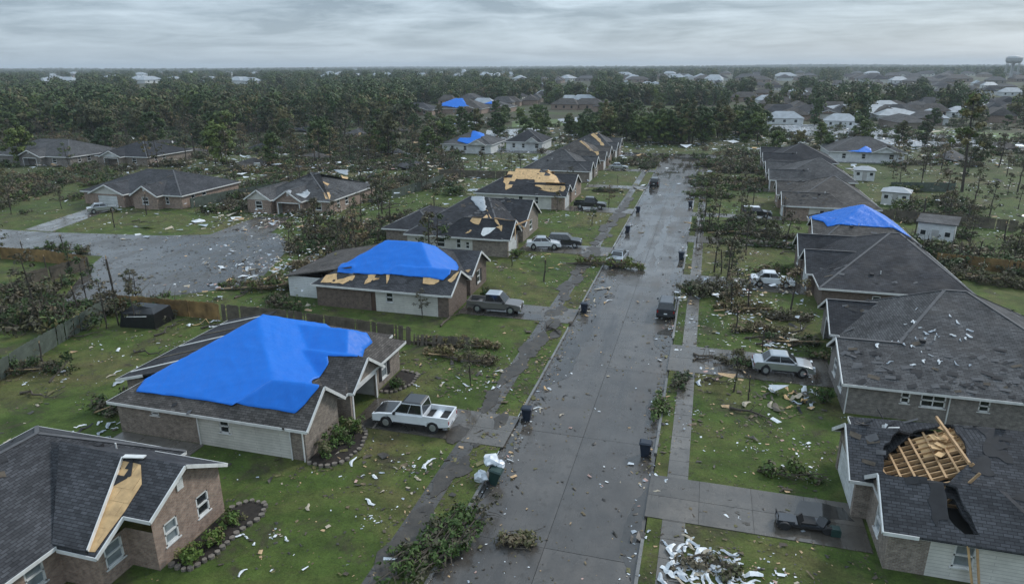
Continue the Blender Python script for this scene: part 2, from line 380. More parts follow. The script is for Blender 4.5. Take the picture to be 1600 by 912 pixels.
def patch(pl, zf, name, mat, parent=None, off=.05, cell=.25, wr=0.0, seed=0, thick=.02, drape=0):
    xs = [p[0] for p in pl]; ys = [p[1] for p in pl]; x0, y0 = min(xs), min(ys)
    nx = int((max(xs)-x0)/cell)+2; ny = int((max(ys)-y0)/cell)+2; idx = {}; mb = MB(); cells = []
    for i in range(nx):
        for j in range(ny):
            if inside((x0+(i+.5)*cell, y0+(j+.5)*cell), pl): cells.append((i, j))
    for i, j in cells:
        for a, b in ((i, j), (i+1, j), (i+1, j+1), (i, j+1)):
            if (a, b) in idx: continue
            p = Vector((x0+a*cell, y0+b*cell))
            full = all((a+da, b+db) in cs_ for da in (-1, 0) for db in (-1, 0)) if (cs_ := cells_set(cells)) else False
            if not full: p = nearest(p, pl)[1]
            z = zf(p.x, p.y)
            if z is None: z = zf(p.x*.97+(x0+nx*cell/2)*.03, p.y*.97+(y0+ny*cell/2)*.03) or 2.6
            dz = off
            if wr:
                dz += wr*(.5*noise.noise(Vector((p.x*.9+seed, p.y*.9, seed)))+.5*noise.noise(Vector((p.x*2.3, p.y*2.3+seed, 3)))+1.7*max(0, 1-abs(noise.noise(Vector((p.x*.75+p.y*.45, p.y*.3-p.x*.1, seed+9))))*4.5)+1.2*max(0, 1-abs(noise.noise(Vector((p.y*.8-p.x*.3, p.x*.25, seed+2))))*6))
            idx[(a, b)] = len(mb.v); mb.v.append((p.x, p.y, z+max(dz, .02)))
    if drape:                                                  # cloth is pulled taut over steps, never below the roof
        nb = {}
        for (a, b), q in idx.items(): nb[q] = [idx[t] for t in ((a-1, b), (a+1, b), (a, b-1), (a, b+1)) if t in idx]
        for _ in range(drape):
            old = [v[2] for v in mb.v]
            for q, l in nb.items():
                if len(l) == 4: mb.v[q] = (mb.v[q][0], mb.v[q][1], max(old[q], sum(old[t] for t in l)/4))
    for i, j in cells:
        mb.f.append((idx[(i, j)], idx[(i+1, j)], idx[(i+1, j+1)], idx[(i, j+1)])); mb.m.append(0)
    if thick:                                                  # give the sheet a real thickness
        cs = cells_set(cells); n0 = len(mb.v); mb.v += [(x, y, z-thick) for x, y, z in mb.v[:n0]]
        nf = len(mb.f)
        for q in range(nf): mb.f.append(tuple(n0+t for t in reversed(mb.f[q]))); mb.m.append(0)
        for i, j in cells:
            for (di, dj), (p, q) in (((0, -1), ((i, j), (i+1, j))), ((1, 0), ((i+1, j), (i+1, j+1))), ((0, 1), ((i+1, j+1), (i, j+1))), ((-1, 0), ((i, j+1), (i, j)))):
                if (i+di, j+dj) not in cs: mb.f.append((idx[q], idx[p], n0+idx[p], n0+idx[q])); mb.m.append(0)
    return mb.build(name, mat, parent, smooth=bool(wr))
_cs = {}
def cells_set(c):
    k = id(c)
    if _cs.get('k') != (k, len(c)): _cs['k'] = (k, len(c)); _cs['s'] = set(c)
    return _cs['s']
# ------------------------------------------------------------------ ground, road, pavements
RX0, RX1, RY0, RY1 = -11.9, -1.6, 4.0, 198.0
g = MB(); B = 8800.0
xs = [-B, RX0, RX1, B]; ys = [-B, RY0, RY1, B]
for i in range(3):
    for j in range(3):
        if i == 1 and j == 1: continue
        g.poly([(xs[i], ys[j], 0), (xs[i+1], ys[j], 0), (xs[i+1], ys[j+1], 0), (xs[i], ys[j+1], 0)])
struct(g.build('ground', 'grass', uv=False))
road = struct(MB().box(RX0-.02, RX1+.02, RY0, RY1, -.6, -.165).build('road', 'mud', uv=False))
def slabs(parent, x0, x1, y0, y1, nx, ny, z, mat, gap=.03, th=.05, jit=.006, name='slab'):
    dx = (x1-x0)/nx; dy = (y1-y0)/ny
    me = MB().box(-dx/2+gap/2, dx/2-gap/2, -dy/2+gap/2, dy/2-gap/2, -th, 0).mesh(name, mat, uv=False)
    for i in range(nx):
        for j in range(ny):
            o = bpy.data.objects.new(name, me); COL.objects.link(o); o.parent = parent
            o.location = Vector((x0+(i+.5)*dx, y0+(j+.5)*dy, z+rnd.uniform(-jit, jit)))-base_of(parent)
            o.rotation_euler = (rnd.uniform(-.0012, .0012)/max(1, dy/3), rnd.uniform(-.0012, .0012), 0)
slabs(road, RX0+.05, RX1-.05, RY0+2, RY1, 2, 16, -.12, 'road', gap=.028, jit=.003)
for side, x0, x1 in (('left', -14.95, -13.65), ('right', -.78, .52)):
    sw = struct(MB().box(x0+.02, x1-.02, 8, 196, -.3, .004).build('sidewalk_'+side, 'mud', uv=False))
    slabs(sw, x0, x1, 8, 196, 1, 116, .022, 'walk_mud' if side == 'left' else 'walk', jit=.008)
cross = struct(MB().prism([(-70, 198.05), (-12, 198.05), (40, 198.05), (60, 200), (60, 208), (-70, 207)], -.3, .006).build('cross_street', 'street', uv=False))
side = struct(MB().prism([(-160, 68), (-95, 70.3), (-79, 72.2), (-75.5, 66), (-67.6, 55.2), (-61.5, 57.4), (-55.5, 61.6), (-50.6, 66.5), (-57, 84), (-63.7, 90.2), (-80, 84.2), (-100, 81.5), (-160, 80)], -.3, .008).build('side_street', 'street', uv=False))
# ------------------------------------------------------------------ driveways (y range, from road edge to house front)
DRV_L = [(39.0, 43.4, -23.3), (63.2, 67.6, -23.9), (89.6, 94.4, -24.4), (118.4, 122.8, -23.8), (144.0, 147.6, -24.4), (169.0, 173.0, -24.2)]
DRV_R = [(34.0, 38.4, 10.2), (54.6, 60.4, 11.6), (79.0, 83.6, 12.4), (100.5, 104.5, 15.2), (119.4, 122.6, 13.5), (147.5, 151.0, 13.0), (172.0, 176.0, 13.8)]
for k, (y0, y1, xf) in enumerate(DRV_L+DRV_R):
    L = k < len(DRV_L)
    a, b = (xf, -11.72) if L else (-1.78, xf)
    d = struct(MB().box(a, b, y0+.02, y1-.02, -.3, .026).build('driveway', 'mud', uv=False))
    slabs(d, a, b, y0, y1, 4, 2 if y1-y0 > 3.7 else 1, .042, 'drive', jit=.004)
for nm, x0, x1, DR in (('kerb_left', -11.9, -11.72, DRV_L), ('kerb_right', -1.78, -1.6, DRV_R)):
    kb = struct(MB().box(x0+.02, x1-.02, 8, 197.5, -.4, -.165).build(nm, 'mud', uv=False))
    me = MB().box(-.09, .09, -1.48, 1.48, -.3, 0).mesh('kerb_stone', 'kerb', uv=False)
    y = 8.0
    while y < 196:
        if not any(a-1.2 < y+1.5 < b+1.2 for a, b, _ in DR):
            o = bpy.data.objects.new('kerb_stone', me); COL.objects.link(o); o.parent = kb; o.location = ((x0+x1)/2, y+1.5, .03+rnd.uniform(-.01, .01)); o.rotation_euler.z = rnd.uniform(-.006, .006)
        y += 3.0
def puddle(pts, z, seed):
    pl = rough_edge(rough_edge(pts, 1.2, .22, seed), .4, .07, seed+1)
    struct(MB().prism(pl, z-.03, z).build('puddle', 'water', uv=False))
for k, (x0, x1, y0, y1) in enumerate(((-11.65, -9.6, 47.5, 61.5), (-11.65, -10.9, 31, 42), (-11.65, -9.9, 66, 82), (-11.6, -10.6, 96, 116), (-3.4, -1.85, 58, 66), (-2.8, -1.85, 44, 53), (-3.0, -1.85, 74, 96), (-2.7, -1.85, 28, 37), (-8.6, -7.4, 88, 110), (-5.9, -5.0, 84, 120), (-11.6, -9.8, 125, 160))):
    puddle([(x0, y0), (x1, y0+(y1-y0)*.3), (x1-.1, y0+(y1-y0)*.7), (x0+.15, y1)] if x0 < -6 else [(x1, y0), (x1, y1), (x0+.1, y0+(y1-y0)*.7), (x0, y0+(y1-y0)*.3)], -.106, k)
for k, (x0, x1, y0, y1) in enumerate(((-22.6, -17.0, 39.3, 41.0), (-21, -15, 63.6, 65.0), (6.5, 9.6, 36.6, 38.0), (2.5, 6.5, 57.5, 59.6), (3.5, 7.0, 80, 82.4))): puddle([(x0, y0), (x1, y0), (x1-.3, y1), (x0+.4, y1)], .053, 30+k)
dA = struct(MB().prism([(-104.5, 82), (-99, 82), (-104.2, 99.5), (-109, 99)], -.3, .018).build('driveway', 'drive', uv=False))
dB = struct(MB().prism([(-73, 84.2), (-64, 88.5), (-68.3, 101), (-74, 100.2)], -.3, .018).build('driveway', 'drive', uv=False))
# ------------------------------------------------------------------ houses
class House:
    def __init__(s, name, label, loc, roof='shingle_char', brick='brick_brown', group=None):
        s.o = thing(name, label, 'house', (loc[0], loc[1], 0), group); s.planes = []; s.rm = roof; s.bm = brick
        s.fas = MB(); s.cap = MB(); s.walls = {}; s.holes = []
    def zr(s, x, y):
        best = None
        for pl, (a, b, c) in s.planes:
            if inside((x, y), pl):
                z = a+b*x+c*y
                if best is None or z > best: best = z
        return best
    def zplane(s, x, y, k): a, b, c = s.planes[k][1]; return a+b*x+c*y
    def face(s, mb, pts, th=.14, cut=True):
        pts = [Vector(p) for p in pts]; n = Vector((0, 0, 0))
        for i in range(len(pts)): n += pts[i].cross(pts[(i+1) % len(pts)])
        n.normalize()
        if n.z < 0: pts.reverse(); n = -n
        b, c = -n.x/n.z, -n.y/n.z; a = pts[0].z-b*pts[0].x-c*pts[0].y
        pl = [(p.x, p.y) for p in pts]; s.planes.append((pl, (a, b, c)))
        zf = lambda x, y: a+b*x+c*y
        hs = [h for h in s.holes if any(inside(q, pl) for q in h) or any(inside(q, h) for q in pl)] if cut else []
        if not hs:
            k = len(mb.v); m = len(pts); mb.v += [(x, y, zf(x, y)) for x, y in pl]+[(x, y, zf(x, y)-th) for x, y in pl]
            mb.f.append(tuple(range(k, k+m))); mb.f.append(tuple(range(k+2*m-1, k+m-1, -1))); mb.m += [0, 0]
            for i in range(m): mb.f.append((k+(i+1) % m, k+i, k+m+i, k+m+(i+1) % m)); mb.m.append(0)
        else:
            vs2 = [Vector(p) for p in pl]; ed = [(i, (i+1) % len(pl)) for i in range(len(pl))]
            for h in hs:
                k = len(vs2); vs2 += [Vector(p) for p in h]; ed += [(k+i, k+(i+1) % len(h)) for i in range(len(h))]
            V, E_, F_, *_ = delaunay_2d_cdt(vs2, ed, [], 0, 1e-5)
            tris = []
            for f in F_:
                cx = sum((V[i] for i in f), Vector((0, 0)))/len(f)
                if inside(cx, pl) and not any(inside(cx, h) for h in hs): tris.append(f)
            used = sorted({i for f in tris for i in f}); rm = {q: i for i, q in enumerate(used)}; tris = [[rm[i] for i in f] for f in tris]; V = [V[q] for q in used]
            k = len(mb.v); m = len(V); mb.v += [(p.x, p.y, zf(p.x, p.y)) for p in V]+[(p.x, p.y, zf(p.x, p.y)-th) for p in V]
            cnt = {}
            for f in tris:
                mb.f.append(tuple(k+i for i in f)); mb.f.append(tuple(k+m+i for i in reversed(f))); mb.m += [0, 0]
                for i in range(len(f)): cnt[(f[i], f[(i+1) % len(f)])] = 1
            for (i, j) in cnt:
                if (j, i) not in cnt: mb.f.append((k+j, k+i, k+m+i, k+m+j)); mb.m.append(0)
    def fascia(s, a, b, h=.2, out=0.0): s.fas.beam(Vector(a)-Vector((0, 0, .10)), Vector(b)-Vector((0, 0, .10)), .07, h)
    def hip(s, x0, x1, y0, y1, ze, a, b, zr, name='roof', mat=None, fas='SENW'):
        mb = MB(); SW, SE, NE, NW = (x0, y0, ze), (x1, y0, ze), (x1, y1, ze), (x0, y1, ze); A = (a[0], a[1], zr); Bp = (b[0], b[1], zr)
        if abs(a[0]-b[0]) >= abs(a[1]-b[1]): fs = [[SW, SE, Bp, A], [NE, NW, A, Bp], [NW, SW, A], [SE, NE, Bp]]; caps = [(SW, A), (NW, A), (SE, Bp), (NE, Bp), (A, Bp)]
        else: fs = [[NW, SW, A, Bp], [SE, NE, Bp, A], [SW, SE, A], [NE, NW, Bp]]; caps = [(SW, A), (SE, A), (NW, Bp), (NE, Bp), (A, Bp)]
        for f in fs: s.face(mb, f)
        mb.poly([(x0+.05, y0+.05, ze-.16), (x0+.05, y1-.05, ze-.16), (x1-.05, y1-.05, ze-.16), (x1-.05, y0+.05, ze-.16)]) if not s.holes else None
        for k, (p, q) in zip('SENW', ((SW, SE), (SE, NE), (NE, NW), (NW, SW))):
            if k in fas: s.fascia(p, q)
        for p, q in caps:
            if (Vector(p)-Vector(q)).length > .3: s.cap.beam(Vector(p)+Vector((0, 0, .012)), Vector(q)+Vector((0, 0, .012)), .24, .03)
        return mb.build(name, mat or s.rm, s.o)
    def gable(s, fc, f, c0, c1, ze, zr, back, name='gable_roof', mat=None, wall=True, wmat=None, cr=None, rake=True, inset=.4):
        cr = (c0+c1)/2 if cr is None else cr
        T = (lambda u, v, z: Vector((u, v, z))) if fc in 'EW' else (lambda u, v, z: Vector((v, u, z)))
        mb = MB(); sg = 1 if fc in 'EN' else -1
        hb = back-sg*(zr-ze)*1.5
        s.face(mb, [T(f, c0, ze), T(f, cr, zr), T(back, cr, zr), T(hb, c0, ze)])
        s.face(mb, [T(f, c1, ze), T(f, cr, zr), T(back, cr, zr), T(hb, c1, ze)])
        s.face(mb, [T(back, cr, zr), T(hb, c0, ze), T(hb, c1, ze)])
        if rake:
            for c in (c0, c1): s.fas.beam(T(f+sg*.03, c, ze-.10), T(f+sg*.03, cr, zr-.10), .07, .22)
        for c in (c0, c1): s.fascia(T(f, c, ze), T(f-sg*1.6, c, ze))
        s.cap.beam(T(f, cr, zr+.012), T(back, cr, zr+.012), .24, .03)
        o = mb.build(name, mat or s.rm, s.o)
        if wall:
            u = f-sg*inset; w_ = MB(); sl = (zr-ze)/(cr-c0); sr = (zr-ze)/(c1-cr); i = .35
            P = [T(u, c0+i, ze-.1), T(u, c1-i, ze-.1), T(u, c1-i, ze-.16+sr*i), T(u, cr, zr-.16), T(u, c0+i, ze-.16+sl*i)]
            w_.poly(P); w_.poly([p-T(sg*.15, 0, 0) for p in reversed(P)])
            w_.build('gable_wall', wmat or s.bm, s.o)
            v_ = MB(); c = T(u+sg*.03, cr, zr-.95)                 # louvred attic vent
            for k in range(5): v_.beam(c+T(0, -.2, k*.11), c+T(0, .2, k*.11), .05, .08)
            v_.build('gable_vent', 'trim', s.o)
        return o
    def wall(s, p0, p1, z1=2.45, ops=(), mat=None, z0=-.1):
        mat = mat or s.bm; mb = s.walls.setdefault(mat, MB())
        p0 = Vector((p0[0], p0[1], 0)); p1 = Vector((p1[0], p1[1], 0)); d = (p1-p0); L = d.length; d.normalize(); n = Vector((d.y, -d.x, 0))
        P = lambda u, v, q=0.0: p0+d*u-n*q+Vector((0, 0, v))
        R_ = []
        for o in ops:
            u, wd, v0, h = o['u'], o['w'], o.get('v', .85), o['h']; R_.append((max(u-wd/2, .02), min(u+wd/2, L-.02), max(v0, z0+.01), min(v0+h, z1-.05), o))
        us = sorted({0, L} | {r[0] for r in R_} | {r[1] for r in R_}); vv = sorted({z0, z1} | {r[2] for r in R_} | {r[3] for r in R_})
        for i in range(len(us)-1):
            for j in range(len(vv)-1):
                cu, cv = (us[i]+us[i+1])/2, (vv[j]+vv[j+1])/2
                if any(r[0] < cu < r[1] and r[2] < cv < r[3] for r in R_): continue
                mb.poly([P(us[i], vv[j]), P(us[i+1], vv[j]), P(us[i+1], vv[j+1]), P(us[i], vv[j+1])])
        for u0, u1, v0, v1, o in R_:
            q = .2
            for a, b in (((u0, v0), (u1, v0)), ((u1, v0), (u1, v1)), ((u1, v1), (u0, v1)), ((u0, v1), (u0, v0))):
                mb.poly([P(*a), P(*b), P(b[0], b[1], q), P(a[0], a[1], q)])
            kd = o.get('k', 'win')
            if kd == 'win':
                f = MB(); t = .09
                for a, b in (((u0, v0+t/2), (u1, v0+t/2)), ((u0, v1-t/2), (u1, v1-t/2)), ((u0+t/2, v0), (u0+t/2, v1)), ((u1-t/2, v0), (u1-t/2, v1)), ((u0, (v0+v1)/2), (u1, (v0+v1)/2))):
                    f.beam(P(a[0], a[1], .05), P(b[0], b[1], .05), t, t, 0, up=n)
                for m_ in range(1, o.get('mul', 1)): f.beam(P(u0+(u1-u0)*m_/o['mul'], v0, .05), P(u0+(u1-u0)*m_/o['mul'], v1, .05), .07, .07, 0, up=n)
                f.beam(P(u0-.08, v0-.03, -.02), P(u1+.08, v0-.03, -.02), .06, .1, 0, up=n)
                wo = f.build('window', 'trim', s.o)
                MB().poly([P(u0, v0, .09), P(u1, v0, .09), P(u1, v1, .09), P(u0, v1, .09)]).build('pane', o.get('glass', 'glass'), wo)
                if o.get('sh'):
                    for c in (u0-.25, u1+.25): MB().beam(P(c, v0, -.03), P(c, v1, -.03), .4, .05, 0, up=n).build('shutter', 'shutter', s.o)
            elif kd == 'garage':
                g_ = thing('garage_door', '', '') if False else None
                gd = MB(); nsec = 4; hh = (v1-v0)/nsec; tilt = o.get('tilt', 0)
                for m_ in range(nsec):
                    gd.beam(P(u0, v0+hh*(m_+.5), .10+tilt*m_), P(u1, v0+hh*(m_+.5), .10+tilt*m_), hh-.03, .05, 0, up=n)
                    nc = 4
                    for c in range(nc): gd.beam(P(u0+(u1-u0)*(c+.12)/nc, v0+hh*(m_+.5), .085+tilt*m_), P(u0+(u1-u0)*(c+.88)/nc, v0+hh*(m_+.5), .085+tilt*m_), hh*.55, .05, 0, up=n)
                gd.build('garage_door', 'gdoor', s.o)
            elif kd == 'door':
                dm = MB().beam(P((u0+u1)/2, v0, .12), P((u0+u1)/2, v1, .12), u1-u0, .05, 0, up=n)
                do = dm.build('door', o.get('mat', 'door'), s.o)
                MB().box(-.03, .03, -.03, .03, -.03, .03).build('handle', 'chrome', do, off=(0, 0, 0)).location = P(u1-.12, 1.0, .06)-base_of(s.o)
            elif kd == 'open':
                D = o.get('d', 5.0); it = MB(); e0, e1 = u0-.25, u1+.25; t1 = v1+.2
                it.poly([P(e0, v0+.02, .2), P(e1, v0+.02, .2), P(e1, v0+.02, D), P(e0, v0+.02, D)])
                it.poly([P(e0, v0, D), P(e1, v0, D), P(e1, t1, D), P(e0, t1, D)], 1); it.poly([P(e0, v0, .2), P(e0, v0, D), P(e0, t1, D), P(e0, t1, .2)], 1)
                it.poly([P(e1, v0, .2), P(e1, v0, D), P(e1, t1, D), P(e1, t1, .2)], 1); it.poly([P(e0, t1, .2), P(e1, t1, .2), P(e1, t1, D), P(e0, t1, D)], 1)
                it.build('garage_interior', ['concrete_in', 'soffit'], s.o)
                tr = MB()
                for a, b in (((u0, v0), (u0, v1)), ((u1, v0), (u1, v1)), ((u0, v1), (u1, v1))): tr.beam(P(a[0], a[1], -.02), P(b[0], b[1], -.02), .16, .05, 0, up=n)
                tr.build('garage_frame', 'trim', s.o)
    def walls_loop(s, pts, z1=2.45, ops={}, mats={}):
        for i in range(len(pts)): s.wall(pts[i], pts[(i+1) % len(pts)], z1, ops.get(i, ()), mats.get(i))
    def downpipe(s, x, y, z=2.4): MB().tube([(x, y, 0), (x, y, z)], [.05, .05], 6).build('downpipe', 'trim', s.o)
    def vents(s, pts):
        for x, y in pts:
            z = s.zr(x, y)
            if z is None: continue
            MB().box(x-.18, x+.18, y-.18, y+.18, z-.1, z+.16).build('roof_vent', 'felt', s.o)
            MB().tube([(x+.9, y+.3, (s.zr(x+.9, y+.3) or z)-.1), (x+.9, y+.3, (s.zr(x+.9, y+.3) or z)+.35)], [.05, .05], 6).build('vent_pipe', 'trim', s.o)
    def panels(s, pl, off=.03, skip=.06, L=2.4, W=1.2, mat='ply', seed=1, name='plywood_panel'):
        rr = random.Random(seed); groups = {}
        xs = [p[0] for p in pl]; ys = [p[1] for p in pl]; cx, cy = sum(xs)/len(xs), sum(ys)/len(ys)
        def kof(x, y):
            b_, kk = None, None
            for k, (q, (a, b, c)) in enumerate(s.planes):
                if inside((x, y), q):
                    z = a+b*x+c*y
                    if b_ is None or z > b_: b_, kk = z, k
            return kk
        for k in range(len(s.planes)):
            a, b, c = s.planes[k][1]; sl = math.hypot(b, c)
            if sl < .05: continue
            gv = Vector((b, c))/sl; uv_ = Vector((-gv.y, gv.x)); W2 = W/math.sqrt(1+sl*sl)
            for i in range(-12, 13):
                for j in range(-14, 15):
                    o0 = Vector((cx, cy))+uv_*(i*L+(j % 2)*L/2)+gv*(j*W2)
                    rc = [o0, o0+uv_*L, o0+uv_*L+gv*W2, o0+gv*W2]; cc = (rc[0]+rc[2])/2; rc = [cc+(p-cc)*.985 for p in reversed(rc)]
                    P = clip([Vector(p[:2]) for p in pl], rc)
                    if len(P) < 3: continue
                    ar = sum(P[q].x*P[(q+1) % len(P)].y-P[(q+1) % len(P)].x*P[q].y for q in range(len(P)))/2
                    if abs(ar) < .02: continue
                    if ar < 0: P.reverse()
                    ct = sum(P, Vector((0, 0)))/len(P)
                    if kof(ct.x, ct.y) != k or rr.random() < skip: continue
                    mb = MB(); self_prism(mb, P, s.planes[k][1], off+rr.uniform(0, .012), .02); mb.build(name, mat, s.o)
    def finish(s, caps=True):
        if not caps: s.cap = MB()
        for m, mb in s.walls.items(): mb.build('wall', m, s.o)
        if s.fas.v: s.fas.build('fascia', 'trim', s.o, uv=False)
        if s.cap.v: s.cap.build('ridge_cap', 'cap', s.o)
def clip(subj, win_):
    out_ = subj
    for i in range(len(win_)):
        a, b = win_[i], win_[(i+1) % len(win_)]; e_ = b-a; side_ = lambda p: e_.x*(p.y-a.y)-e_.y*(p.x-a.x)
        inp, out_ = out_, []
        for q in range(len(inp)):
            p, r = inp[q], inp[(q+1) % len(inp)]; sp_, sr = side_(p), side_(r)
            if sp_ >= 0: out_.append(p)
            if (sp_ >= 0) != (sr >= 0): out_.append(p+(r-p)*(sp_/(sp_-sr)))
        if len(out_) < 3: return []
    res = []
    for p in out_:
        if not res or (p-res[-1]).length > .004: res.append(p)
    return res
def self_prism(mb, P, pl, off, th):
    a, b, c = pl; k = len(mb.v); n = len(P)
    mb.v += [(p.x, p.y, a+b*p.x+c*p.y+off) for p in P]+[(p.x, p.y, a+b*p.x+c*p.y+off+th) for p in P]
    mb.f.append(tuple(range(k+n-1, k-1, -1))); mb.f.append(tuple(range(k+n, k+2*n))); mb.m += [0, 0]
    for i in range(n): mb.f.append((k+i, k+(i+1) % n, k+n+(i+1) % n, k+n+i)); mb.m.append(0)
def win(u, w_=1.0, h=1.35, v=.85, **k): return dict(u=u, w=w_, h=h, v=v, **k)
def tarp(h, name_label, pix, off=.07, wr=.05, seed=0, cell=.16, edge=.12):
    pl = [on_roof(h, *p) if len(p) == 2 else Vector(p[:2]) for p in pix]; pl = rough_edge(pl, 1.3, edge*.3, seed)
    o = patch(pl, h.zr, 'tarpaulin', 'tarp', None, off, cell, wr, seed, .015, 0); tag(o, name_label, 'tarpaulin'); return o
def zz_(pts, fx, ox, oy): return [(ox+a/fx, oy+b/fx) for a, b in pts]
H = {}
# --- nearest left house (bottom left corner)
h = H['L1'] = House('brick_house', 'brown brick house at bottom left with torn roof edge and bare plywood', (-32, 20), 'shingle_char', 'brick_red')
h.hip(-40.6, -29.0, 4.0, 29.6, 2.5, (-34.8, 10.0), (-34.8, 25.3), 5.25)
mb = MB()
zs = lambda y: 4.85-.53*(25.3-y); zn = lambda y: 4.85-.58*(y-25.3)
S = [(-34.6, 25.3), (-34.6, 20.6), (-26.6, 20.6), (-26.6, 22.5), (-25.0, 22.5), (-25.0, 25.3)]
h.face(mb, [(x, y, zs(y)) for x, y in S]); h.face(mb, [(x, y, zn(y)) for x, y in ((-34.6, 25.3), (-25.0, 25.3), (-25.0, 28.3), (-34.6, 28.3))])
mb.build('gable_roof', 'shingle_char', h.o)
for a, b in (((-29, 20.6), (-26.6, 20.6)), ((-26.6, 20.6), (-26.6, 22.5)), ((-26.6, 22.5), (-25.0, 22.5)), ((-25.0, 22.5), (-25.0, 25.3))): h.fascia((*a, zs(a[1])), (*b, zs(b[1])))
h.fascia((-25.0, 25.3, zn(25.3)), (-25.0, 28.3, zn(28.3))); h.fascia((-25, 28.3, zn(28.3)), (-30, 28.3, zn(28.3)))
mb = MB(); mb.poly([(-25.4, 22.9, 2.3), (-25.4, 28.0, 2.3), (-25.4, 28.0, zn(28.0)-.15), (-25.4, 25.3, zs(25.3)-.15), (-25.4, 22.9, zs(22.9)-.15)]); mb.build('gable_wall', 'brick_red', h.o)
vb = MB()
for k in range(6): vb.beam((-25.36, 24.85, 3.5+k*.11), (-25.36, 25.3, 3.5+k*.11), .05, .08)
vb.build('gable_vent', 'trim', h.o)
ov = [(-33.2, 25.25), (-29.2, 20.62), (-27.15, 20.62), (-28.75, 25.0)]        # raised shingle layer whose torn edge overhangs the bare sheathing
mb = MB(); self_prism(mb, [Vector(p) for p in ov], (4.85-.53*25.3, 0, .53), .03, .22); mb.build('torn_roof_edge', 'shingle_char', h.o)
MB().beam((-27.13, 20.7, zs(20.7)+.16), (-28.73, 25.0, zs(25.0)+.16), .05, .24).build('torn_barge_board', 'trim', h.o)
MB().beam((-28.7, 25.05, zs(25.05)+.2), (-27.5, 25.25, zs(25.25)+.14), .3, .06).build('loose_trim', 'trim', h.o)
h.panels(rough_edge([(-27.4, 20.75), (-26.85, 20.8), (-26.7, 22.7), (-26.75, 24.0), (-27.5, 24.9), (-28.9, 25.1)], .7, .05, 4), .02, 0, 1.3, .7)
h.panels([(-28.9, 25.2), (-28.2, 25.2), (-27.6, 24.3), (-28.3, 23.6)], .05, .2, .5, .4, 'felt', 3, 'torn_felt')
W1 = win
h.walls_loop([(-40.2, 4.4), (-29.4, 4.4), (-29.4, 21.0), (-27.1, 21.0), (-27.1, 22.9), (-25.4, 22.9), (-25.4, 28.0), (-29.4, 28.0), (-29.4, 29.2), (-40.2, 29.2)], 2.3,
    {1: [W1(8, 1.2), W1(15.2, 1.0, glass='glass_blind')], 3: [W1(1.0, 1.1, 1.3, glass='glass_blind')], 5: [W1(1.15, .95, 1.45, .95, glass='glass_blind'), W1(3.55, .95, 1.5, .95)]})
h.vents([(-36.5, 22), (-32, 26.5)]); h.finish()
# --- big blue tarp house
h = H['L2'] = House('brick_house', 'brick house under the largest blue tarpaulin, white pickup in its driveway', (-31, 41), 'shingle_brown', 'brick_brown')
h.hip(-39.0, -25.0, 33.6, 50.2, 2.5, (-32.3, 42.2), (-32.3, 42.9), 6.2)
h.hip(-33.0, -23.3, 38.9, 49.2, 2.5, (-33.2, 44.2), (-25.8, 44.2), 5.15, 'wing_roof', fas='EN')
h.gable('E', -23.2, 33.6, 38.6, 2.5, 4.5, -27.0, wmat='brick_brown')
h.gable('E', -22.9, 39.2, 44.2, 2.5, 4.25, -28)
mb = MB(); h.face(mb, [(-41.6, 37.0, 2.3), (-36.2, 37.0, 3.75), (-36.2, 50.0, 3.75), (-41.6, 50.0, 2.3)]); mb.build('rear_roof', 'shingle_dark', h.o); h.fascia((-41.6, 37.0, 2.3), (-41.6, 50, 2.3)); h.fascia((-41.6, 37.0, 2.3), (-39.0, 37.0, 3.0))
for k in range(5): MB().beam((-41.3, 38.2+k*2.6, 2.42), (-36.6, 38.6+k*2.6+rnd.uniform(-.5, .5), 3.68), .16, .05).build('batten', 'fence' if k % 2 else 'trim', h.o)
h.walls_loop([(-38.6, 34.0), (-31.9, 34.0), (-24.8, 34.0), (-23.65, 34.0), (-23.65, 38.2), (-25.2, 38.2), (-25.2, 39.5), (-23.35, 39.5), (-23.35, 43.9), (-23.8, 43.9), (-23.8, 48.8), (-41.0, 48.8), (-41.0, 37.4), (-38.6, 37.4)], 2.4,
    {1: [W1(2.1, .8, 1.05, 1.15)], 4: [W1(2.2, 1.05, 1.5, .75, sh=1, glass='glass_blind')], 5: [], 7: [dict(u=2.2, w=3.7, v=-.09, h=2.25, k='open')], 9: [W1(2.0, 1.0, 1.6, .6, sh=1, glass='glass_blind')], 0: [W1(3.2, .7, .5, 1.7)]}, {1: 'siding'})
h.downpipe(-31.85, 33.9); h.downpipe(-23.75, 33.88); h.downpipe(-24.7, 33.9)
h.finish(False)
MB().box(-38.4, -31.6, 31.6, 33.9, -.1, .05).build('patio', 'walk', uv=False)['kind'] = 'structure'
tarp(h, 'largest blue tarpaulin, draped over the near left brick house', zz_([(200, 490), (350, 508), (560, 537), (760, 562), (900, 580), (1000, 601), (1040, 560), (1112, 470), (1120, 462), (1078, 437), (1165, 352), (1160, 310), (1310, 316), (1345, 280), (1385, 246)], 3.2, 150, 460)+[(-25.5, 46.0, 'world'), (-29, 46.2, 'world'), (-32.2, 45.8, 'world'), (-33.6, 43.2, 'world'), (-35.6, 39.4, 'world'), (-37.6, 36.6, 'world')], .08, .022, 3)
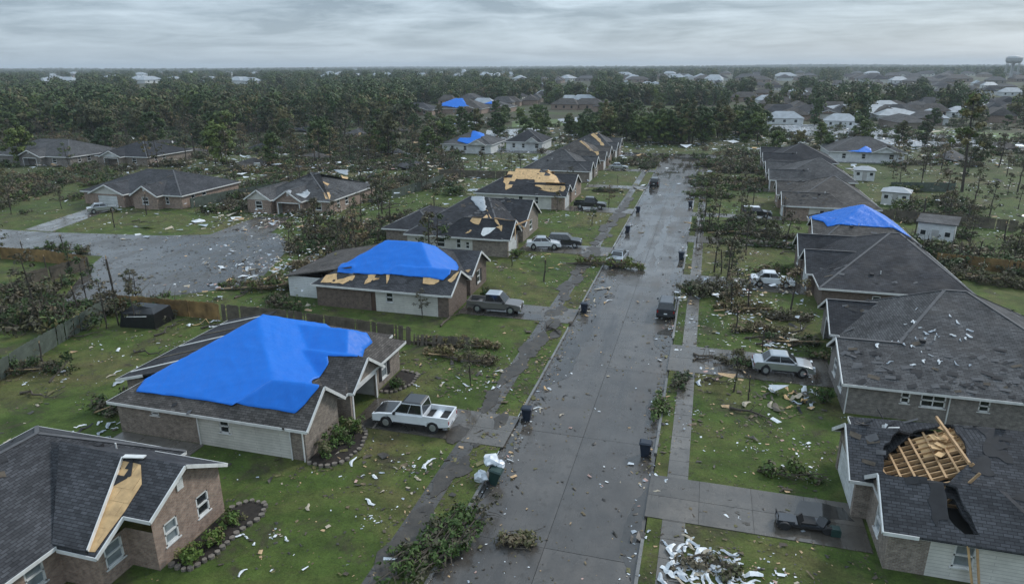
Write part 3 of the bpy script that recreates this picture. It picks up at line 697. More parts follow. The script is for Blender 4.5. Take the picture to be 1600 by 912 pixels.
# --- second tarp house
h = H['L3'] = House('brick_house', 'brick house with second blue tarpaulin and bare plywood below it', (-31, 68), 'shingle_char', 'brick_dark')
h.hip(-39.8, -24.6, 61.3, 75.2, 2.5, (-33.9, 68.2), (-29.8, 68.2), 6.0)
h.gable('E', -23.8, 61.4, 67.6, 2.5, 4.3, -31); h.gable('E', -24.0, 68.6, 75.3, 2.5, 4.5, -31)
mb = MB(); h.face(mb, [(-44.5, 63.5, 2.4), (-36, 63.5, 4.1), (-36, 75, 4.1), (-44.5, 75, 2.4)]); mb.build('rear_roof', 'shingle_brown', h.o)
h.walls_loop([(-39.4, 61.7), (-33.0, 61.7), (-32.4, 61.7), (-25.4, 61.7), (-24.2, 61.7), (-24.2, 67.2), (-25.4, 67.2), (-25.4, 69.0), (-24.4, 69.0), (-24.4, 74.9), (-44.2, 74.9), (-44.2, 63.8), (-39.4, 63.8)], 2.4,
    {2: [W1(1.6, .85, 1.1, 1.1)], 5: [dict(u=2.75, w=4.4, v=-.05, h=2.2, k='garage')], 8: [W1(3, 1.1, 1.5, .7, sh=1)], 1: [dict(u=.3, w=.5, v=0, h=2, k='door')]}, {2: 'siding', 11: 'siding_w'})
h.finish(False)
for sd_, pl in enumerate(([(390, 262), (415, 225), (470, 215), (465, 262), (420, 262)], [(440, 262), (560, 222), (545, 255), (500, 268)], [(610, 270), (625, 222), (720, 225), (650, 255)], [(895, 268), (900, 236), (985, 240), (980, 262), (930, 275)], [(1020, 250), (1070, 208), (1085, 215), (1040, 262)], [(715, 225), (730, 225), (722, 268)], [(1110, 205), (1150, 192), (1160, 202), (1125, 212)])):
    h.panels(rough_edge([on_roof(h, *p) for p in zz_(pl, 3.2, 380, 360)], .4, .12, sd_), .03, 0, 1.2, .8, seed=sd_)
tarp(h, 'second blue tarpaulin, on the roof beside the grey pickup', zz_([(470, 215), (590, 221), (760, 226), (930, 240), (1000, 256), (1035, 225), (1078, 188)], 3.2, 380, 360)+[(-26.2, 69.6, 'world'), (-29.4, 69.8, 'world'), (-34.4, 69.8, 'world'), (-36.4, 67.6, 'world')]+zz_([(490, 172)], 3.2, 380, 360), .08, .03, 5, .2)
# --- dark damaged roof
h = H['L4'] = House('brick_house', 'house with near black torn roof and splintered gable behind second tarpaulin', (-31, 94), 'shingle_dark', 'brick_brown')
h.hip(-39.8, -25.4, 85.2, 104.0, 2.5, (-34.0, 97), (-31.0, 97), 5.9)
h.gable('E', -24.4, 85.4, 91.4, 2.5, 4.6, -32, wall=False); h.gable('E', -24.6, 94.0, 104.2, 2.5, 5.4, -33)
h.hip(-44.5, -36, 88, 102, 2.4, (-40.5, 93), (-40.5, 97), 4.2, 'rear_roof')
h.walls_loop([(-39.4, 85.6), (-29.8, 85.6), (-24.8, 85.6), (-24.8, 91.0), (-26.4, 91.0), (-26.4, 94.4), (-25.0, 94.4), (-25.0, 103.8), (-44, 103.8), (-44, 88.4), (-39.4, 88.4)], 2.4,
    {0: [W1(2.2, .7), W1(5.0, 1.2), W1(7.6, .7), W1(8.9, .6, 1.0)], 2: [dict(u=2.7, w=4.4, v=-.05, h=2.2, k='garage')], 4: [dict(u=1.7, w=1.1, v=0, h=2.1, k='door')], 6: [W1(4.7, 1.6, 1.5)]}, {0: 'siding'})
for sd_, pl in enumerate(([(540, 665), (640, 625), (650, 640), (590, 690)], [(640, 590), (700, 650), (730, 690), (690, 670)], [(510, 745), (545, 715), (550, 725)], [(700, 700), (740, 690), (735, 730)])):
    h.panels(rough_edge([on_roof(h, *p) for p in zz_(pl, 4, 600, 180)], .4, .1, sd_), .04, 0, 1.2, .6, seed=sd_)
patch([on_roof(h, *p) for p in zz_([(605, 745), (620, 705), (700, 705), (660, 740), (620, 760)], 4, 600, 180)], h.zr, 'loose_siding', 'trim', h.o, .05, .3)
patch(rough_edge([on_roof(h, *p) for p in zz_([(540, 520), (600, 500), (640, 600), (610, 610)], 4, 600, 180)], .6, .2, 4), h.zr, 'peeled_felt', 'metal_roof', h.o, .07, .3, .04)
for a, b in (((-24.5, 88.5, 4.5), (-23.9, 86.2, 2.4)), ((-24.6, 88.6, 4.6), (-24.0, 91.5, 2.7)), ((-27.5, 88.4, 4.7), (-24.4, 88.3, 4.4)), ((-24.3, 88.0, 4.0), (-23.8, 93.5, 3.6))): MB().beam(a, b, .12, .16).build('broken_rafter', 'timber', h.o)
h.finish()
# --- bare plywood roof
h = H['L5'] = House('brick_house', 'house with most of its roof stripped to orange plywood', (-32, 127), 'shingle_dark', 'brick_red')
h.hip(-40.8, -24.2, 118.4, 137.0, 2.5, (-34.2, 127.0), (-30.4, 127.0), 5.9)
h.gable('E', -23.4, 118.6, 124.4, 2.5, 4.2, -31); h.gable('E', -23.6, 126.0, 135, 2.5, 4.7, -31)
h.walls_loop([(-40.4, 118.8), (-26.2, 118.8), (-23.8, 118.8), (-23.8, 124.0), (-24.8, 124.0), (-24.8, 126.4), (-24.0, 126.4), (-24.0, 136.6), (-40.4, 136.6)], 2.4,
    {0: [W1(8.5, .9), W1(11.5, .7)], 2: [dict(u=2.6, w=4.2, v=-.05, h=2.2, k='garage')], 6: [W1(4, 1.2)]}, {0: 'siding', 1: 'brick_red'})
h.panels(rough_edge([on_roof(h, *p) for p in zz_([(745, 395), (860, 335), (980, 335), (1065, 370), (1095, 420), (1135, 440), (1125, 480), (1060, 485), (1000, 470), (945, 445), (940, 400), (830, 400), (800, 455), (760, 470)], 4, 600, 180)], .7, .2, 3), .03, .04)
h.finish()
# --- further houses of both rows
def row_house(key, label, x0, x1, y0, y1, apex, zr, facing, roof, brick, gab, siding=True):
    h = H[key] = House('brick_house', label, ((x0+x1)/2, (y0+y1)/2), roof, brick)
    h.hip(x0, x1, y0, y1, 2.5, apex[0], apex[1], zr)
    f = x1+.7 if facing == 'E' else x0-.7; s_ = 1 if facing == 'E' else -1
    for c0, c1, zg in gab: h.gable(facing, f, c0, c1, 2.5, zg, f-s_*7.5)
    fw = f-s_*.4; i = .4
    if facing == 'E':
        pts = [(x0+i, y0+i), (x1-i-5, y0+i), (x1-i, y0+i), (x1-i, y1-i), (x0+i, y1-i)]; ops = {0: [W1(3, .9), W1(6, .8)], 2: []}
    else:
        pts = [(x0+i, y0+i), (x0+i+3.2, y0+i), (x1-i, y0+i), (x1-i, y1-i), (x0+i, y1-i)]; ops = {1: [W1(2, .8, 1.1), W1(4.5, .7, 1.0), W1(8, .9)]}
    h.walls_loop(pts, 2.4, ops, {(0 if facing == 'E' else 1): 'siding'} if siding else {})
    for n_, (c0, c1, zg) in enumerate(gab):
        g_ = [win((c1-c0)/2-.35, 1.3, 1.4, .7)] if n_ else [dict(u=(c1-c0-.7)/2, w=min(4.2, c1-c0-1.4), v=-.05, h=2.15, k='garage')]
        if facing == 'E': q = [(x1-i, c0+.35), (fw, c0+.35), (fw, c1-.35), (x1-i, c1-.35)]
        else: q = [(x0+i, c1-.35), (fw, c1-.35), (fw, c0+.35), (x0+i, c0+.35)]
        h.wall(q[0], q[1], 2.4); h.wall(q[1], q[2], 2.4, g_); h.wall(q[2], q[3], 2.4)
    h.vents([((x0+x1)/2-2, y0+3.0)])
    h.finish(); return h
row_house('L6', 'grey hip roofed house just beyond the bare plywood roof', -40.2, -24.9, 149.4, 163.5, ((-32.2, 156), (-31.5, 156)), 6.4, 'E', 'shingle_grey', 'brick_brown', [(149.6, 155, 4.3), (156.5, 163, 4.6)], False)
row_house('L7', 'house with pale torn ridge lines, second to last in left row', -40.2, -24.6, 168.5, 186, ((-32.2, 176), (-31.2, 176)), 6.5, 'E', 'shingle_brown', 'brick_red', [(168.6, 174, 4.4), (176, 184, 4.8)], False)
row_house('L8', 'last house of the left row, plywood showing at its peak', -39.8, -24.6, 190, 206, ((-31.5, 196), (-30.0, 196)), 6.6, 'E', 'shingle_grey', 'brick_brown', [(190.4, 196, 4.4), (198, 205, 4.8)], False)
for k, (p, q) in (('L7', ((1230, 160), (1340, 250))), ('L8', ((1300, 118), (1375, 190))), ('L8', ((1320, 115), (1350, 118)))):
    hh = H[k]; a = on_roof(hh, *zz_([p], 4, 600, 180)[0]); b = on_roof(hh, *zz_([q], 4, 600, 180)[0]); nrm = Vector((-(b-a).y, (b-a).x)).normalized()*.55
    patch(rough_edge([a-nrm, b-nrm*.7, b+nrm*.7, a+nrm], .8, .25, 5), hh.zr, 'bare_sheathing', 'ply', hh.o, .05, .3)
# --- nearest right house with open rafters
h = House('brick_house', 'house at bottom right with its roof torn open to bare rafters', (17, 39), 'shingle_char', 'brick_brown'); H['R1'] = h
h.holes = [rough_edge([(13.2, 41.0), (14.9, 41.0), (15.0, 38.4), (14.6, 37.0), (13.2, 35.2), (11.9, 36.4), (10.9, 37.6), (11.2, 39.0)], .35, .09, 2), rough_edge([(12.75, 35.0), (13.6, 34.9), (14.25, 33.0), (13.6, 32.9), (12.9, 33.6)], .35, .08, 6)]
h.hip(10.4, 26.0, 32.6, 44.8, 2.5, (16.4, 39.4), (20.0, 39.4), 5.5)
h.gable('W', 10.0, 32.5, 37.5, 2.5, 4.25, 15.5); h.gable('W', 9.2, 36.9, 42.9, 2.5, 4.45, 15.8)
h.walls_loop([(10.4, 37.1), (10.4, 32.95), (12.3, 32.95), (25.6, 32.95), (25.6, 44.4), (10.8, 44.4), (10.8, 42.5), (9.6, 42.5), (9.6, 37.1)], 2.4,
    {0: [W1(2.1, 1.0, 1.5, .7, glass='glass_blind', sh=0)], 2: [W1(1.55, .95, 1.4, .8, glass='glass_blind'), W1(8, .9)], 7: [dict(u=2.7, w=4.6, v=-.05, h=2.2, k='garage')]}, {2: 'siding'})
h.finish(False)
MB().poly([(10.9, 33.2, 2.3), (25.4, 33.2, 2.3), (25.4, 44.2, 2.3), (10.9, 44.2, 2.3)]).build('attic_floor', 'dark', h.o, uv=False)  # attic darkness painted as a near-black floor colour
zw = lambda x: 2.5+(x-10.4)*(3.0/6.0)
def ztop(x, y): return h.zr(x, y) or 2.6
hole = h.holes[0]
def span(fn, lo, hi):
    t = [lo+(hi-lo)*i/160 for i in range(161)]; t = [q for q in t if inside(fn(q), hole)]
    return (min(t), max(t)) if t else None
for k in range(11):                                                         # rafters running up the slope
    y = 35.45+k*.52; s_ = span(lambda q: (q, y), 10.5, 15.6)
    if s_ and s_[1]-s_[0] > .4: MB().beam((s_[0]-.1, y, zw(s_[0]-.1)-.42), (s_[1]+.1, y+rnd.uniform(-.08, .08), zw(s_[1]+.1)-.40), .09, .2).build('rafter', 'timber', h.o)
for k in range(7):                                                          # battens across them
    x = 11.2+k*.6; s_ = span(lambda q: (x, q), 34.8, 41.4)
    if s_ and s_[1]-s_[0] > .4: MB().beam((x, s_[0]-.05+rnd.choice((0, 0, .5)), zw(x)-.3), (x+rnd.uniform(-.18, .18), s_[1]+.05-rnd.choice((0, 0, .7)), zw(x)-.27+rnd.uniform(0, .08)), .12, .05).build('batten', 'timber', h.o)
for k in range(6):                                                          # ceiling joists and struts in the attic
    y = 35.8+k*.95; MB().beam((10.9, y, 2.45), (16.5, y, 2.45), .08, .16).build('ceiling_joist', 'timber', h.o); MB().beam((13.6, y, 2.5), (14.9, y+.1, zw(14.9)-.2), .08, .12).build('strut', 'timber', h.o)
for k in range(9):
    y = 37.6+rnd.uniform(-.2, 3); x = 13.6+rnd.uniform(-.2, 1.2); MB().beam((x, y, zw(x)-.1), (x+rnd.uniform(-.6, .6), y+rnd.uniform(-.5, .7), zw(x)+rnd.uniform(-.1, .02)), .35, .03).build('splintered_board', 'ply', h.o)
MB().beam((14.6, 36.6, zw(14.6)+.05), (14.3, 41.4, zw(14.3)+.35), .12, .16).build('broken_rafter', 'timber', h.o)
for pl in ([(15.3, 40.6), (16.4, 39.4), (16.9, 37.4), (15.6, 37.6)], [(12.3, 35.2), (12.9, 35.0), (13.0, 33.4), (12.5, 33.0)], [(18.6, 38.6), (19.8, 38.0), (20.2, 36.6), (19.4, 36.9)], [(20.4, 37.6), (22.0, 36.9), (22.3, 35.9), (21.0, 36.4)], [(16.2, 35.4), (17.4, 35.9), (17.2, 34.8)], [(14.6, 36.6), (15.6, 37.6), (15.9, 36.4)]):
    patch(rough_edge(rough_edge(pl, .9, .35, 3), .35, .16, 5), h.zr, 'exposed_felt', 'felt', h.o, .03, .16)
for k in range(7):
    x, y = rnd.uniform(10.6, 13.2), rnd.uniform(41.3, 44.0); MB().beam((x, y, ztop(x, y)+.1), (x+rnd.uniform(-1.4, 1.4), y+rnd.uniform(-.6, .6), ztop(x, y)+rnd.uniform(.1, .7)), .16, .04).build('loose_trim', 'trim' if k % 2 else 'felt', h.o)
for k in range(4): MB().poly([(13.2+k*.5, 38.6, zw(13.2+k*.5)-.42), (13.68+k*.5, 38.6, zw(13.68+k*.5)-.42), (13.68+k*.5, 40.9, zw(13.68+k*.5)-.40), (13.2+k*.5, 40.9, zw(13.2+k*.5)-.40)]).build('inner_decking', 'ply', h.o)
MB().beam((13.75, 32.62, 2.4), (14.3, 32.35, .05), .3, .05).build('hanging_board', 'ply', h.o); MB().beam((14.15, 32.7, 2.5), (14.5, 32.3, .4), .14, .05).build('hanging_board', 'timber', h.o)
# --- second right house, large grey roof with white scraps
h = H['R2'] = House('brick_house', 'large brick house on the right with grey roof littered by white scraps', (20, 60), 'shingle_grey', 'brick_grey')
h.hip(12.2, 30.0, 50.0, 67.8, 2.5, (19.8, 61.2), (21.4, 61.2), 6.9)
h.gable('W', 10.9, 49.98, 57.6, 2.52, 4.36, 15.6, wmat='brick_grey', cr=54.6); h.gable('W', 11.5, 60.2, 67.6, 2.5, 4.5, 18, mat='shingle_dark')  # north-west wing's shade is put into the colour by a darker shingle
h.walls_loop([(11.3, 57.6), (11.3, 50.4), (29.6, 50.4), (29.6, 67.4), (12.0, 67.4), (12.0, 57.6)], 2.4,
    {1: [W1(3.9, .6, .9, 1.3), W1(5.7, 1.6, 1.05, 1.2, mul=2), W1(8.9, .7, .9, 1.3), W1(13, 1, 1.2)], 0: [W1(2.2, 1.2), W1(5, 1.2)], 4: [dict(u=4.0, w=4.4, v=-.05, h=2.2, k='open', d=4), W1(8.4, 1)]})
h.downpipe(18.0, 50.3); h.downpipe(11.35, 50.3); h.vents([(17, 55), (25, 57)]); h.finish()
R2H = h
row_house('R3', 'house with plain charcoal roof behind the white sedan', 12.4, 27.2, 73.8, 93.2, ((21.0, 85.5), (22.0, 85.5)), 6.2, 'W', 'shingle_dark', 'brick_dark', [(79.0, 85.6, 4.5), (86.5, 93, 4.6)], False)
row_house('R4', 'house with blue tarpaulin in the right row', 15.6, 27.4, 95.8, 112, ((21.3, 103.6), (21.6, 103.6)), 6.0, 'W', 'shingle_brown', 'brick_red', [(99.5, 105.5, 4.2)], False)
tarp(H['R4'], 'blue tarpaulin on the right row, beside the white shed', zz_([(275, 520), (285, 552), (350, 546), (380, 568), (430, 560), (700, 577), (795, 628), (735, 570), (640, 500), (545, 456), (400, 488)], 3.257, 1180, 180), .08, .025, 8, .2)
row_house('R5', 'brown roofed house with cream side wall beyond the right tarpaulin', 13.3, 27.7, 119.4, 139, ((21.3, 130), (21.8, 130)), 6.1, 'W', 'shingle_brown', 'brick_red', [(119.6, 126.0, 4.3), (130, 137, 4.5)])
row_house('R6', 'third house from the far end of right row, whitish ridge scars', 13.2, 29.0, 147, 165, ((22.2, 155), (22.8, 155)), 6.2, 'W', 'shingle_grey', 'brick_brown', [(147.2, 153, 4.3), (157, 164, 4.6)], False)
row_house('R7', 'last dark roofed house at the far end of the right row', 13.8, 30.0, 176, 193, ((21.8, 183.5), (22.4, 183.5)), 6.2, 'W', 'shingle_dark', 'brick_brown', [(176.2, 182, 4.3), (185, 192, 4.6)], False)
# --- street behind on the left
def back_house(key, label, x0, x1, y0, y1, zr, roof, brick, fr, doors=()):
    h = H[key] = House('brick_house', label, ((x0+x1)/2, (y0+y1)/2), roof, brick); cy = (y0+y1)/2; hw = (y1-y0)/2
    h.hip(x0, x1, y0, y1, 2.5, (x0+hw, cy), (x1-hw, cy), zr)
    for c0, c1, zg, wm in fr: h.gable('S', y0-1.6, c0, c1, 2.5, zg, cy-1, wmat=wm)
    h.walls_loop([(x0+.4, y0+.4), (x1-.4, y0+.4), (x1-.4, y1-.4), (x0+.4, y1-.4)], 2.4, {0: [W1(u, w_, hh, v) for u, w_, hh, v in doors if w_ < 2], 1: [W1(3, 1), W1(6, 1.2)]})
    for n_, (c0, c1, zg, wm) in enumerate(fr):
        op = [dict(u=(c1-c0-.7)/2, w=min(c1-c0-1.3, 4.4), v=-.05, h=2.15, k='garage' if key == 'LA' and n_ == 0 else 'open', d=4)] if n_ == 0 else [W1((c1-c0-.7)/2, 1.4)]
        q = [(c0+.35, y0+.4), (c0+.35, y0-1.2), (c1-.35, y0-1.2), (c1-.35, y0+.4)]
        h.wall(q[0], q[1], 2.4); h.wall(q[1], q[2], 2.4, op); h.wall(q[2], q[3], 2.4)
    h.finish(); return h
back_house('LA', 'long red brick house across the side street, far left', -114, -91, 102, 119, 5.7, 'shingle_char', 'brick_red', [(-110.5, -102.5, 4.2, 'siding'), (-101, -95, 4.3, 'brick_red')], [(16, 1.3, 1.3, .8), (19, .8, 1.3, .8)])
back_house('LB', 'broken red brick house with open garage across the side street', -78, -62, 104, 122, 5.9, 'shingle_grey', 'brick_red', [(-72.3, -66.7, 4.3, 'brick_red'), (-78.2, -72.8, 4.2, 'siding')], [(13, 1.2, 1.3, .8)])
hb = H['LB']
for pl in ([(640, 320), (735, 320), (730, 350), (690, 345)], [(410, 500), (480, 470), (500, 490), (470, 525)], [(355, 505), (395, 475), (380, 520)]): patch(rough_edge([on_roof(hb, *p) for p in zz_(pl, 4, 360, 180)], .6, .15, 2), hb.zr, 'peeled_roofing', 'metal_roof', hb.o, .08, .3, .05)
for pl in ([(690, 350), (735, 365), (720, 385), (695, 380)], [(585, 490), (625, 485), (620, 530), (595, 525)], [(570, 415), (625, 435), (610, 445)]): patch(rough_edge([on_roof(hb, *p) for p in zz_(pl, 4, 360, 180)], .6, .15, 2), hb.zr, 'bare_sheathing', 'ply', hb.o, .06, .3)
back_house('LC', 'low grey roofed house half hidden at far left edge', -188, -160, 142, 160, 6.0, 'shingle_grey', 'brick_grey', [(-176, -168, 4.2, 'brick_grey')], [(22, 1.4, 1.3, .8)])
back_house('LD', 'battered house with white wall remnants beside the far left wood', -157, -140, 147, 164, 5.8, 'shingle_dark', 'brick_brown', [(-154, -147, 4.0, 'siding_w')], [(12, 1.4, 1.3, .8)])
# --- houses behind the rows
def bg_house(key, label, px, py, w_, d_, roof, brick, zr=5.8, rz=0):
    p = at(px, py); h = H[key] = House('brick_house', label, (p.x, p.y), roof, brick)
    x0, x1, y0, y1 = p.x-w_/2, p.x+w_/2, p.y, p.y+d_; q = min(w_, d_)/2
    a, b = (((x0+q, p.y+d_/2), (x1-q, p.y+d_/2)) if w_ >= d_ else ((p.x, y0+q), (p.x, y1-q)))
    h.hip(x0, x1, y0, y1, 2.7, a, b, zr)
    h.walls_loop([(x0+.4, y0+.4), (x1-.4, y0+.4), (x1-.4, y1-.4), (x0+.4, y1-.4)], 2.6, {0: [W1(w_*.2, 1), W1(w_*.45, 1), W1(w_*.8, 1.2)]})
    h.gable('S', y0-1, p.x+w_*.05, p.x+w_*.4, 2.7, 4.2, p.y+d_/2, wmat=brick); h.finish(); return h
bg_house('B1', 'house with blue strip of tarpaulin on its eave, behind the left row', 728, 240, 16, 15, 'shingle_grey', 'siding_w')
tarp(H['B1'], 'narrow blue tarpaulin strip along an eave behind the left row', [(714, 221), (742, 221), (757, 213), (752, 207), (735, 216), (718, 216)], .08, .04, 2, .4, .2)
bg_house('B2', 'grey hip roofed house with white porch beside the flooded yard', 818, 236, 12, 14, 'shingle_dark', 'siding_w')
bg_house('B3', 'distant house under a peaked blue tarpaulin near the top centre', 712, 178, 30, 22, 'shingle_brown', 'brick_red', 7.5)
tarp(H['B3'], 'distant peaked blue tarpaulin near the top centre', [(688, 166), (733, 167), (724, 156), (717, 152), (712, 155), (706, 153)], .15, .1, 1, .8, .3)
bg_house('B4', 'distant house with small blue tarpaulin right of the peaked one', 768, 176, 20, 18, 'shingle_grey', 'brick_red', 6)
tarp(H['B4'], 'small distant blue tarpaulin right of the peaked one', [(756, 163), (769, 163), (768, 155), (757, 157)], .15, .1, 1, .8, .3)
bg_house('B5', 'white walled house with small blue tarpaulin behind the right row', 1352, 254, 19, 16, 'shingle_grey', 'siding_w', 6)
tarp(H['B5'], 'small blue tarpaulin on the white walled house behind right row', [(1322, 241), (1362, 241), (1361, 233), (1352, 229), (1340, 236)], .1, .05, 1, .4, .2)
bg_house('B6', 'long white roofed building in the distance, upper right', 1355, 186, 46, 30, 'metal_roof', 'siding_w', 6)
bg_house('B7', 'distant dark roofed house left of the white roofed building', 1272, 186, 26, 18, 'shingle_dark', 'brick_red', 6)
bg_house('B8', 'distant grey house between tarpaulin and grove of trees, brick front', 640, 180, 26, 18, 'shingle_char', 'brick_red', 6)
# --- sheds
def shed(label, x, y, w_, d_, hh, rz, roof='metal_roof', shed_roof=True):
    o = thing('garden_shed', label, 'shed', (x, y, 0)); o.rotation_euler.z = rz
    def P(mb, nm, mt): return mb.build(nm, mt, o, off=(0, 0, 0))
    mb = MB(); mb.box(-w_/2, w_/2, -d_/2, d_/2, 0, hh); P(mb, 'wall', 'siding_w')
    r = MB(); a = .3; z1, z2 = hh+.02, hh+.75
    if shed_roof:
        q = [(-w_/2-a, -d_/2-a, z1), (w_/2+a, -d_/2-a, z1), (w_/2+a, d_/2+a, z1+.35), (-w_/2-a, d_/2+a, z1+.35)]
        r.poly(q); r.poly([(x_, y_, z-.1) for x_, y_, z in reversed(q)])
        for i in range(4): p1, p2 = q[i], q[(i+1) % 4]; r.poly([p2, p1, (p1[0], p1[1], p1[2]-.1), (p2[0], p2[1], p2[2]-.1)])
        MB_ = MB(); MB_.poly([(-w_/2, d_/2, hh), (-w_/2, -d_/2, hh), (-w_/2, d_/2, hh+.32)]); MB_.poly([(w_/2, -d_/2, hh), (w_/2, d_/2, hh), (w_/2, d_/2, hh+.32)]); MB_.poly([(w_/2, d_/2, hh), (-w_/2, d_/2, hh), (-w_/2, d_/2, hh+.3), (w_/2, d_/2, hh+.3)]); P(MB_, 'gable_wall', 'siding_w')
    else:
        X, Y = w_/2+a, d_/2+a
        for f in ([(-X, -Y, z1), (X, -Y, z1), (X*.3, 0, z2), (-X*.3, 0, z2)], [(X, Y, z1), (-X, Y, z1), (-X*.3, 0, z2), (X*.3, 0, z2)], [(-X, Y, z1), (-X, -Y, z1), (-X*.3, 0, z2)], [(X, -Y, z1), (X, Y, z1), (X*.3, 0, z2)]): r.poly(f)
        r.poly([(-X, -Y, z1-.08), (-X, Y, z1-.08), (X, Y, z1-.08), (X, -Y, z1-.08)])
    P(r, 'roof', roof)
    d_o = MB().box(-.45, .45, -d_/2-.04, -d_/2+.02, 0, 2.0); P(d_o, 'door', 'soffit')
    for x_ in (-w_*.33, w_*.33): wo = P(MB().box(x_-.4, x_+.4, -d_/2-.035, -d_/2+.02, 1.1, 1.9), 'window', 'trim'); MB().box(x_-.32, x_+.32, -d_/2-.05, -d_/2, 1.18, 1.82).build('pane', 'glass', wo, off=(0, 0, 0))
    return o
shed('white shed with flat slate grey roof beside the right tarpaulin', 33.2, 110.6, 4.6, 4.4, 3.0, -.35, 'shingle_grey')
shed('small white hut with pale hipped roof by the grey fence', 34.3, 140.0, 4.4, 4.0, 2.4, -.3, 'metal_roof', False)
shed('weathered shed with grey roof behind the far right houses', 34.2, 169.0, 4.0, 3.6, 2.3, -.1, 'metal_roof', False)
# ------------------------------------------------------------------ vehicles
def arch(x, r, z0, n=7): return [(x+r*math.cos(math.pi*k/n), z0+r*math.sin(math.pi*k/n)) for k in range(n+1)]
def car(name, label, cat, kind, pm, loc, rz, roofm=None, dents=0, seed=0, hood=None):
    o = thing(name, label, cat, loc); o.rotation_euler.z = rz; o.scale.z = 1.14 if kind == 'sedan' else 1.05; rr = random.Random(seed)
    def P(mb, nm, mt, par=None, smooth=False): return mb.build(nm, mt, par or o, off=(0, 0, 0), smooth=smooth)
    if kind == 'pickup':
        L, Wd, wr, ax, bx, zb = 2.9, .99, .43, 1.83, -1.72, .46
        top = [(-2.86, .55), (-2.86, .82), (-.98, .82), (-.98, 1.16), (1.32, 1.14), (2.45, 1.06), (2.82, .96), (2.9, .72), (2.88, .45)]
        gb, gt, zt = (-.98, 1.36), (-.84, .58), 2.0
    elif kind == 'suv':
        L, Wd, wr, ax, bx, zb = 2.4, .93, .36, 1.48, -1.42, .34
        top = [(-2.36, .5), (-2.38, 1.10), (.98, 1.08), (1.9, 1.0), (2.28, .88), (2.38, .62), (2.34, .40)]
        gb, gt, zt = (-2.34, 1.02), (-2.08, .38), 1.72
    else:
        L, Wd, wr, ax, bx, zb = 2.4, .91, .37, 1.47, -1.42, .38
        top = [(-2.36, .45), (-2.38, .88), (-2.2, .98), (-1.45, 1.0), (.92, .98), (1.85, .90), (2.26, .78), (2.38, .56), (2.34, .34)]
        gb, gt, zt = (-1.72, 1.06), (-1.0, .20), 1.56
    prof = top+[(ax+wr*1.16+.02, zb)]+arch(ax, wr*1.16, zb)[1:-1]+[(ax-wr*1.16, zb), (bx+wr*1.16, zb)]+arch(bx, wr*1.16, zb)[1:-1]+[(bx-wr*1.16, zb)]
    bm = bmesh.new(); rings = []
    cx = 0; cz = .75
    for y, sc in ((-Wd+.03, .955), (-Wd, .985), (-Wd+.06, 1.0), (Wd-.06, 1.0), (Wd, .985), (Wd-.03, .955)):
        pass
    for y, sc in ((-Wd, .965), (-Wd+.05, .99), (-Wd+.14, 1.0), (Wd-.14, 1.0), (Wd-.05, .99), (Wd, .965)):
        rings.append([bm.verts.new((cx+(x-cx)*(1-(1-sc)*.5), y, cz+(z-cz)*sc)) for x, z in prof])
    for a, b in zip(rings, rings[1:]):
        for i in range(len(prof)): bm.faces.new((a[i], a[(i+1) % len(prof)], b[(i+1) % len(prof)], b[i]))
    f1 = bm.faces.new(rings[0]); f2 = bm.faces.new(list(reversed(rings[-1]))); bmesh.ops.triangulate(bm, faces=[f1, f2])
    bmesh.ops.recalc_face_normals(bm, faces=bm.faces)
    me = bpy.data.meshes.new('body'); bm.to_mesh(me); bm.free(); me.materials.append(MT[pm])
    if dents:
        for v in me.vertices: v.co += Vector((0, 0, 1))*dents*noise.noise(v.co*1.7+Vector((seed, 0, 0)))
    me.polygons.foreach_set('use_smooth', [True]*len(me.polygons))
    b = bpy.data.objects.new('body', me); COL.objects.link(b); b.parent = o
    def soft(q, w_):
        m_ = q.modifiers.new('bevel', 'BEVEL'); m_.width = w_; m_.segments = 2; m_.limit_method = 'ANGLE'; m_.angle_limit = .5; m_.harden_normals = True
    soft(b, .05)
    zbelt = 1.0 if kind == 'sedan' else 1.1 if kind == 'suv' else 1.15
    yb, yt = Wd-.06, Wd-.26
    Q = lambda t, u: (gb[0]+(gt[0]-gb[0])*t, gb[1]+(gt[1]-gb[1])*t, zbelt-.03+(zt-zbelt+.03)*t, yb+(yt-yb)*t)
    cb_ = MB(); lv = []
    for t in (0, .9, 1.0):
        x0, x1, z, y = Q(min(t, .97), 0)
        if t == 1.0: x0 += .1; x1 -= .12; y -= .09; z = zt
        lv.append([(x0, -y, z), (x1, -y, z), (x1, y, z), (x0, y, z)])
    for a, c in zip(lv, lv[1:]):
        for i in range(4): cb_.poly([a[i], a[(i+1) % 4], c[(i+1) % 4], c[i]])
    cb_.poly(lv[-1], 1); cb_.m[-2-3:] = [1]*5; co = P(cb_, 'cabin', [pm, roofm or pm], None, True); soft(co, .04)
    def glass(nm, t0, t1, fn):
        mb = MB(); mb.poly([fn(t0, 0), fn(t0, 1), fn(t1, 1), fn(t1, 0)]); P(mb, nm, 'carglass', co)
    e = .018
    glass('windshield', .10, .86, lambda t, s: (Q(t, 0)[1]+e, (s*2-1)*(Q(t, 0)[3]-.09), Q(t, 0)[2]))
    glass('rear_window', .14, .84, lambda t, s: (Q(t, 0)[0]-e, (1-s*2)*(Q(t, 0)[3]-.1), Q(t, 0)[2]))
